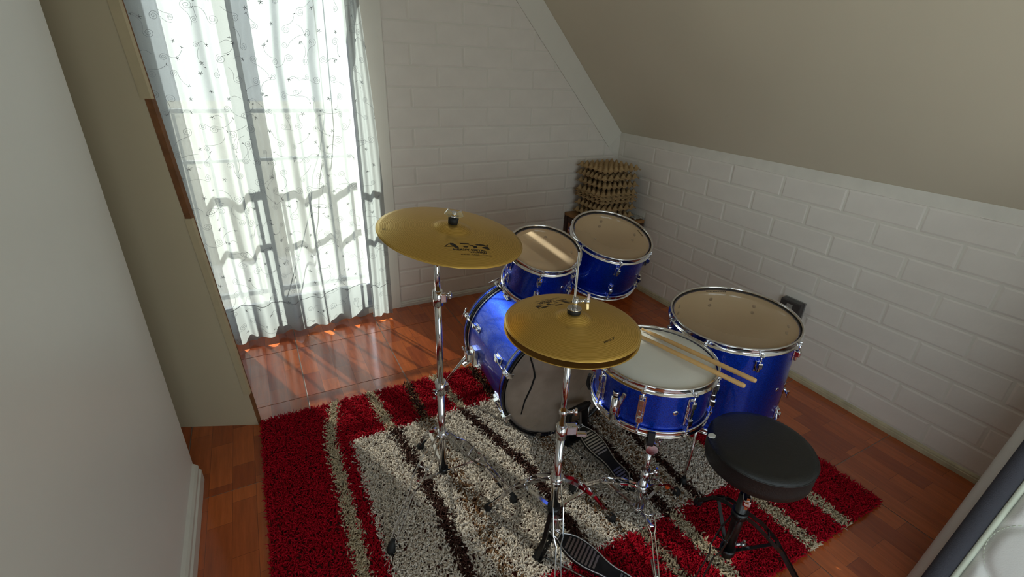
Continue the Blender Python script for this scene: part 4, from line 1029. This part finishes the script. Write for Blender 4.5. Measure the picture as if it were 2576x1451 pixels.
# ================================================================== RUG
RX0, RX1, RY0, RY1 = -2.455, -0.455, -2.25, -0.815
rug = thing('shag_rug', 'red and cream striped shag rug under the drum kit', 'rug', ((RX0 + RX1) / 2, (RY0 + RY1) / 2, 0.0))
ro = V(((RX0 + RX1) / 2, (RY0 + RY1) / 2, 0.0))
part('backing', box(B(), ((RX0 + RX1) / 2, (RY0 + RY1) / 2, 0.004), (RX1 - RX0 - 0.02, RY1 - RY0 - 0.02, 0.007)), M['rug_back'], rug, ro)
def yarn_colours(x, y):
    RED = np.array(s2l((186, 10, 38))); CRM = np.array(s2l((238, 226, 214))); BRN = np.array(s2l((74, 46, 40))); TAN = np.array(s2l((210, 192, 164))); RST = np.array(s2l((150, 112, 80)))
    n = len(x); c = np.tile(RED, (n, 1))
    jx = x + rng.normal(0, 0.006, n); jy = y + rng.normal(0, 0.006, n)
    field = (jx > -2.132) & (jx < -0.868) & (jy < -1.11) & (jy > -1.935)
    c[field] = CRM
    def st(xc, w): return np.abs(jx - xc) < w
    bow = 0.03 * np.sin((y - RY1) / 0.5)
    red = ~field
    for xc, w, col in ((-2.205 + 0.06 * np.clip((y + 1.05) / 0.25, 0, 1), 0.021, TAN), (-1.985 - 0.10 * (y + 0.95), 0.020, TAN), (-1.205, 0.024, TAN), (-0.872, 0.026, TAN), (-0.682, 0.022, TAN)):
        m = red & (np.abs(jx - xc) < w); c[m] = col
    m = red & (np.abs(jx + 1.69 + 0.15 * (y + 0.82)) < 0.019) & (y > -1.15); c[m] = TAN
    for xc in (-1.822, -1.487):
        m = red & st(xc, 0.019) & (y > -1.2); c[m] = BRN
        m2 = m & (rng.random(n) < 0.3); c[m2] = RST
    m = red & st(-1.345, 0.018) & (y < -1.5); c[m] = BRN * 0.5 + TAN * 0.5
    for xc, w in ((-1.955 - 0.10 * np.clip(y + 1.15, -0.3, 0), 0.021), (-1.655 - 0.24 * np.clip(y + 1.12, -0.42, 0), 0.020), (-1.215, 0.024), (-1.065, 0.018)):
        m = field & (np.abs(jx - xc) < w); c[m] = BRN
    for xc in (-1.815, -1.42, -1.135):
        m = field & st(xc, 0.03) & (rng.random(n) < 0.4); c[m] = RST
    m = field & (rng.random(n) < 0.05); c[m] = RST * 0.5 + CRM * 0.5
    m = field & (rng.random(n) < 0.25); c[m] = c[m] * np.array([0.9, 0.88, 0.84])
    return np.clip(c * rng.uniform(0.78, 1.15, (n, 1)), 0, 1)
def pile(n):
    nseg = 3
    x = rng.uniform(RX0 + 0.004, RX1 - 0.004, n); y = rng.uniform(RY0 + 0.004, RY1 - 0.004, n)
    col = yarn_colours(x, y)
    red = col[:, 1] < col[:, 0] * 0.25
    L = np.where(red, rng.uniform(0.018, 0.027, n), rng.uniform(0.019, 0.029, n)); rad = np.where(red, rng.uniform(0.0017, 0.0025, n), rng.uniform(0.0021, 0.0032, n))
    az = rng.uniform(0, 2 * PI, n); lean = rng.uniform(0.35, 1.0, n)
    edge = np.minimum.reduce([x - RX0, RX1 - x, y - RY0, RY1 - y])
    dx, dy = np.cos(az), np.sin(az)
    vs = np.zeros((n, (nseg) * 3 + 1, 3), np.float32)
    px, py, pz = x.copy(), y.copy(), np.full(n, 0.006)
    th = np.full(n, 0.15)
    for s in range(nseg):
        for k in range(3):
            a = 2 * PI * k / 3
            ox = (-dy) * np.cos(a); oy = dx * np.cos(a); 
            ux = -np.sin(0) * 0 ; 
            cx_ = np.cos(th); sx_ = np.sin(th)
            vs[:, s * 3 + k, 0] = px + rad * (ox + np.sin(a) * dx * cx_)
            vs[:, s * 3 + k, 1] = py + rad * (oy + np.sin(a) * dy * cx_)
            vs[:, s * 3 + k, 2] = pz - rad * np.sin(a) * sx_
        st = L / nseg
        px = px + dx * np.sin(th) * st; py = py + dy * np.sin(th) * st; pz = pz + np.cos(th) * st
        th = np.minimum(th + lean * 0.95 * rng.uniform(0.6, 1.3, n), 1.75)
    vs[:, -1, 0] = px; vs[:, -1, 1] = py; vs[:, -1, 2] = np.maximum(pz, 0.009)
    faces = []
    for s in range(nseg - 1):
        for k in range(3):
            a, b = s * 3 + k, s * 3 + (k + 1) % 3; faces += [(a, b, b + 3), (a, b + 3, a + 3)]
    t = (nseg - 1) * 3; faces += [(t + k, t + (k + 1) % 3, nseg * 3) for k in range(3)]
    F = np.array(faces, np.int32); nv = nseg * 3 + 1
    allF = (F[None] + (np.arange(n, dtype=np.int32) * nv)[:, None, None]).reshape(-1, 3)
    me = bpy.data.meshes.new('pile'); vv = vs.reshape(-1, 3) - np.array(ro, np.float32)
    me.vertices.add(len(vv)); me.vertices.foreach_set('co', vv.ravel())
    me.loops.add(allF.size); me.loops.foreach_set('vertex_index', allF.ravel())
    me.polygons.add(len(allF)); me.polygons.foreach_set('loop_start', np.arange(0, allF.size, 3, dtype=np.int32)); me.polygons.foreach_set('loop_total', np.full(len(allF), 3, np.int32))
    me.polygons.foreach_set('use_smooth', np.ones(len(allF), bool))
    ca = me.color_attributes.new('yarn', 'FLOAT_COLOR', 'POINT')
    cc = np.ones((n, nv, 4), np.float32); cc[:, :, :3] = col[:, None, :]
    ca.data.foreach_set('color', cc.ravel())
    me.materials.append(M['yarn']); me.update(); me.validate()
    return me
po = link('pile', pile(105000), rug); po['kind'] = 'stuff'

# ================================================================== CORNER: BOX, EGG TRAYS, PAPER
bx = V((-0.222, -0.195, 0.0)); bt = thing('wooden_cabinet', 'small wooden cabinet in the corner under the egg trays', 'cabinet', bx)
part('top_board', box(B(), (-0.222, -0.195, 0.497), (0.404, 0.366, 0.022), bev=0.003), M['box_wood'], bt, bx)
for x in (-0.408, -0.036):
    for y in (-0.362, -0.028): part('leg', box(B(), (x, y, 0.243), (0.03, 0.03, 0.486)), M['box_dark'], bt, bx)
part('side_panel', box(B(), (-0.408, -0.195, 0.30), (0.012, 0.300, 0.36)), M['box_panel'], bt, bx); part('front_panel', box(B(), (-0.222, -0.362, 0.30), (0.338, 0.012, 0.36)), M['box_panel'], bt, bx)
for z in (0.462, 0.14): part('side_rail', box(B(), (-0.412, -0.195, z), (0.014, 0.30, 0.04)), M['box_dark'], bt, bx)
part('shelf', box(B(), (-0.222, -0.195, 0.11), (0.35, 0.31, 0.016)), M['box_wood'], bt, bx)
bm = B(); g = []
for i in range(9):
    g.append([bm.verts.new((-0.10 + 0.02 * i * 0.6 + 0.006 * math.sin(j * 1.7), -0.375 + 0.03 * j, 0.5115 + 0.006 * abs(math.sin(i * 1.3 + j * 0.9)))) for j in range(9)])
for i in range(8):
    for j in range(8): bm.faces.new((g[i][j], g[i + 1][j], g[i + 1][j + 1], g[i][j + 1]))
pm = to_mesh('newspaper', bm, M['paper']); o = link('newspaper', pm); o.location = (0.012, 0.015, 0)
tag(o, 'crumpled grey printed paper sticking out beside the egg trays', 'paper'); md = o.modifiers.new('thick', 'SOLIDIFY'); md.thickness = 0.001; md.offset = 1
def tray_mesh(nx, ny, A=0.026):
    W = 0.298; N = 48; bm = B(); g = []
    for i in range(N + 1):
        row = []
        for j in range(N + 1):
            u, v = i / N, j / N
            def sh(c): return math.copysign(abs(c) ** 0.75, c)
            z = -(math.cos(2 * PI * nx * u) + math.cos(2 * PI * ny * v)) / 2; z = A * (z ** 1.2 if z > 0 else -abs(z) ** 0.8); z *= min(1.0, 0.12 + min(u, v, 1 - u, 1 - v) / 0.055)
            pass
            fl = 1 - 0.02 * z / A
            row.append(bm.verts.new(((u - 0.5) * W * fl, (v - 0.5) * W * fl, z)))
        g.append(row)
    for i in range(N):
        for j in range(N): f = bm.faces.new((g[i][j], g[i + 1][j], g[i + 1][j + 1], g[i][j + 1])); f.smooth = True
    return to_mesh('egg_tray', bm, M['pulp'])
tray = tray_mesh(7, 6)
zs = [0.536, 0.588, 0.640, 0.658, 0.672, 0.686, 0.738, 0.790, 0.842]
lab = ['cardboard egg tray lying on the cabinet top, bottom of the stack', 'cardboard egg tray, second from the bottom of the stack', 'cardboard egg tray, third from the bottom of the stack', 'cardboard egg tray nested low in the middle of the stack', 'cardboard egg tray nested in the very middle of the stack', 'cardboard egg tray nested high in the middle of the stack', 'cardboard egg tray, third from the top of the stack', 'cardboard egg tray just under the topmost one of the stack', 'topmost cardboard egg tray of the stack in the corner']
for k, z in enumerate(zs):
    o = link('egg_tray', tray); md = o.modifiers.new('thick', 'SOLIDIFY'); md.thickness = 0.0025; md.offset = 0
    nest = k in (3, 4, 5)
    o.location = (-0.228 + nrand(0.005), -0.190 + nrand(0.005), z)
    o.rotation_euler = (nrand(0.012), nrand(0.012), (PI / 2 if (k % 2 and not nest) else 0) + nrand(0.05) + (0.05 if k == 8 else 0))
    pass
    tag(o, lab[k], 'egg tray', 'egg trays stacked in the corner')

# ================================================================== WALL SOCKET
ws = thing('wall_socket', 'dark grey surface socket box on the brick wall behind the floor tom', 'socket', (-0.004, -1.487, 0.366))
part('body', box(B(), (-0.022, 0, 0), (0.036, 0.105, 0.082), bev=0.005), M['plastic_dark'], ws)
part('face_plate', box(B(), (-0.041, 0, 0), (0.003, 0.098, 0.075), bev=0.001), M['plastic_dark'], ws)
part('edge', box(box(B(), (-0.002, 0, 0), (0.004, 0.110, 0.087), bev=0.001), (-0.0425, 0, 0), (0.002, 0.03, 0.05)), M['plastic_grey'], ws)

# ================================================================== MATTRESS
th_ = math.atan2(0.23, 0.49); u_ = V((math.sin(th_), 0, math.cos(th_))); nf = V((-math.cos(th_), 0, math.sin(th_))); y_ = V((0, -1, 0))
mo = V((-0.884, -2.475, 0.012)); MW, ML, MT = 1.33, 1.90, 0.20
# local frame: x along length (world -y), y up the slope, z out of the quilted face
rm = Matrix((y_, u_, nf)).transposed()
mt_ = thing('mattress', 'white quilted mattress with a charcoal edge band leaning against the side wall', 'mattress', mo, rm)
bm = B(); nE = 10; rings = []
def rr_outline(grow, z):
    pts = []; r = 0.07 + grow
    for cx_, cy_, a0 in ((ML - 0.07, 0.07, -PI / 2), (ML - 0.07, MW - 0.07, 0), (0.07, MW - 0.07, PI / 2), (0.07, 0.07, PI)):
        for k in range(7):
            a = a0 + k * PI / 12; pts.append(bm.verts.new((cx_ + r * math.cos(a), max(cy_ + r * math.sin(a), 0.0) if True else 0, z)))
    return pts
for k in range(nE + 1):
    t = k / nE; rings.append(rr_outline(-0.03 + 0.062 * math.sin(PI * (0.12 + 0.8 * t)), -MT + (MT - 0.02) * t))
for a, b in zip(rings, rings[1:]):
    for k in range(len(a)): f = bm.faces.new((a[k], a[(k + 1) % len(a)], b[(k + 1) % len(a)], b[k])); f.smooth = True
bm.faces.new(rings[0][::-1]); bm.faces.new(rings[-1])
part('body', bm, M['mattress_white'], mt_)
def outline(inset, z, r=0.07):
    out = []
    for cx_, cy_, a0 in ((ML - r, r, -PI / 2), (ML - r, MW - r, 0), (r, MW - r, PI / 2), (r, r, PI)):
        for k in range(9): a = a0 + k * PI / 16; q = r - inset; out.append((cx_ + q * math.cos(a), cy_ + q * math.sin(a), z))
    return out + out[:2]
part('edge_band', tube(B(), outline(0.026, -0.010), 0.023, 14, False), M['mattress_grey'], mt_, label='charcoal mesh band')
part('piping', tube(B(), outline(0.054, -0.003), 0.007, 8, False), M['mattress_edge'], mt_)
# quilted face as real relief
step = 0.0085; nx, ny = int((ML - 0.116) / step), int((MW - 0.116) / step)
def groove(d, w=0.010): return math.exp(-(d / w) ** 2)
pitch = 0.235; R0 = 0.105
bm = B(); g = []
ox, oy = 0.062, 0.240
for i in range(nx + 1):
    row = []
    for j in range(ny + 1):
        x = 0.058 + i * step; y = 0.058 + j * step
        gx = (x - ox - 0.105) / pitch; gy = (y - oy - 0.105) / pitch
        cx_, cy_ = round(gx), round(gy)
        d = math.hypot(gx - cx_, gy - cy_) * pitch
        dd = abs(d - R0)
        gsum = groove(dd)
        z = 0.010 * (1 - gsum)
        z += 0.008 * max(0, 1 - (d / R0) ** 2) if d < R0 else 0.004 * max(0, 1 - ((math.hypot(gx - math.floor(gx) - 0.5, gy - math.floor(gy) - 0.5) * pitch) / 0.07) ** 2)
        e = min(i, j, nx - i, ny - j) * step
        z = z * min(1, e / 0.02) - 0.012 * max(0, 1 - e / 0.02)
        row.append(bm.verts.new((x, y, z)))
    g.append(row)
for i in range(nx):
    for j in range(ny): f = bm.faces.new((g[i][j], g[i + 1][j], g[i + 1][j + 1], g[i][j + 1])); f.smooth = True
part('quilted_face', bm, M['mattress_white'], mt_, fix=False)
bm = B()   # stitches on the rings nearest the visible corner
for ci in range(0, 3):
    for cj in range(0, 4):
        cx_, cy_ = ox + 0.105 + ci * pitch, oy + 0.105 + cj * pitch
        for k in range(56):
            a = 2 * PI * k / 56; a2 = a + 2 * PI / 56 * 0.6
            tube(bm, [(cx_ + R0 * math.cos(q), cy_ + R0 * math.sin(q), 0.0016) for q in (a, a2)], 0.0011, 4)
o = part('stitching', bm, M['mattress_edge'], mt_); o['kind'] = 'stuff'
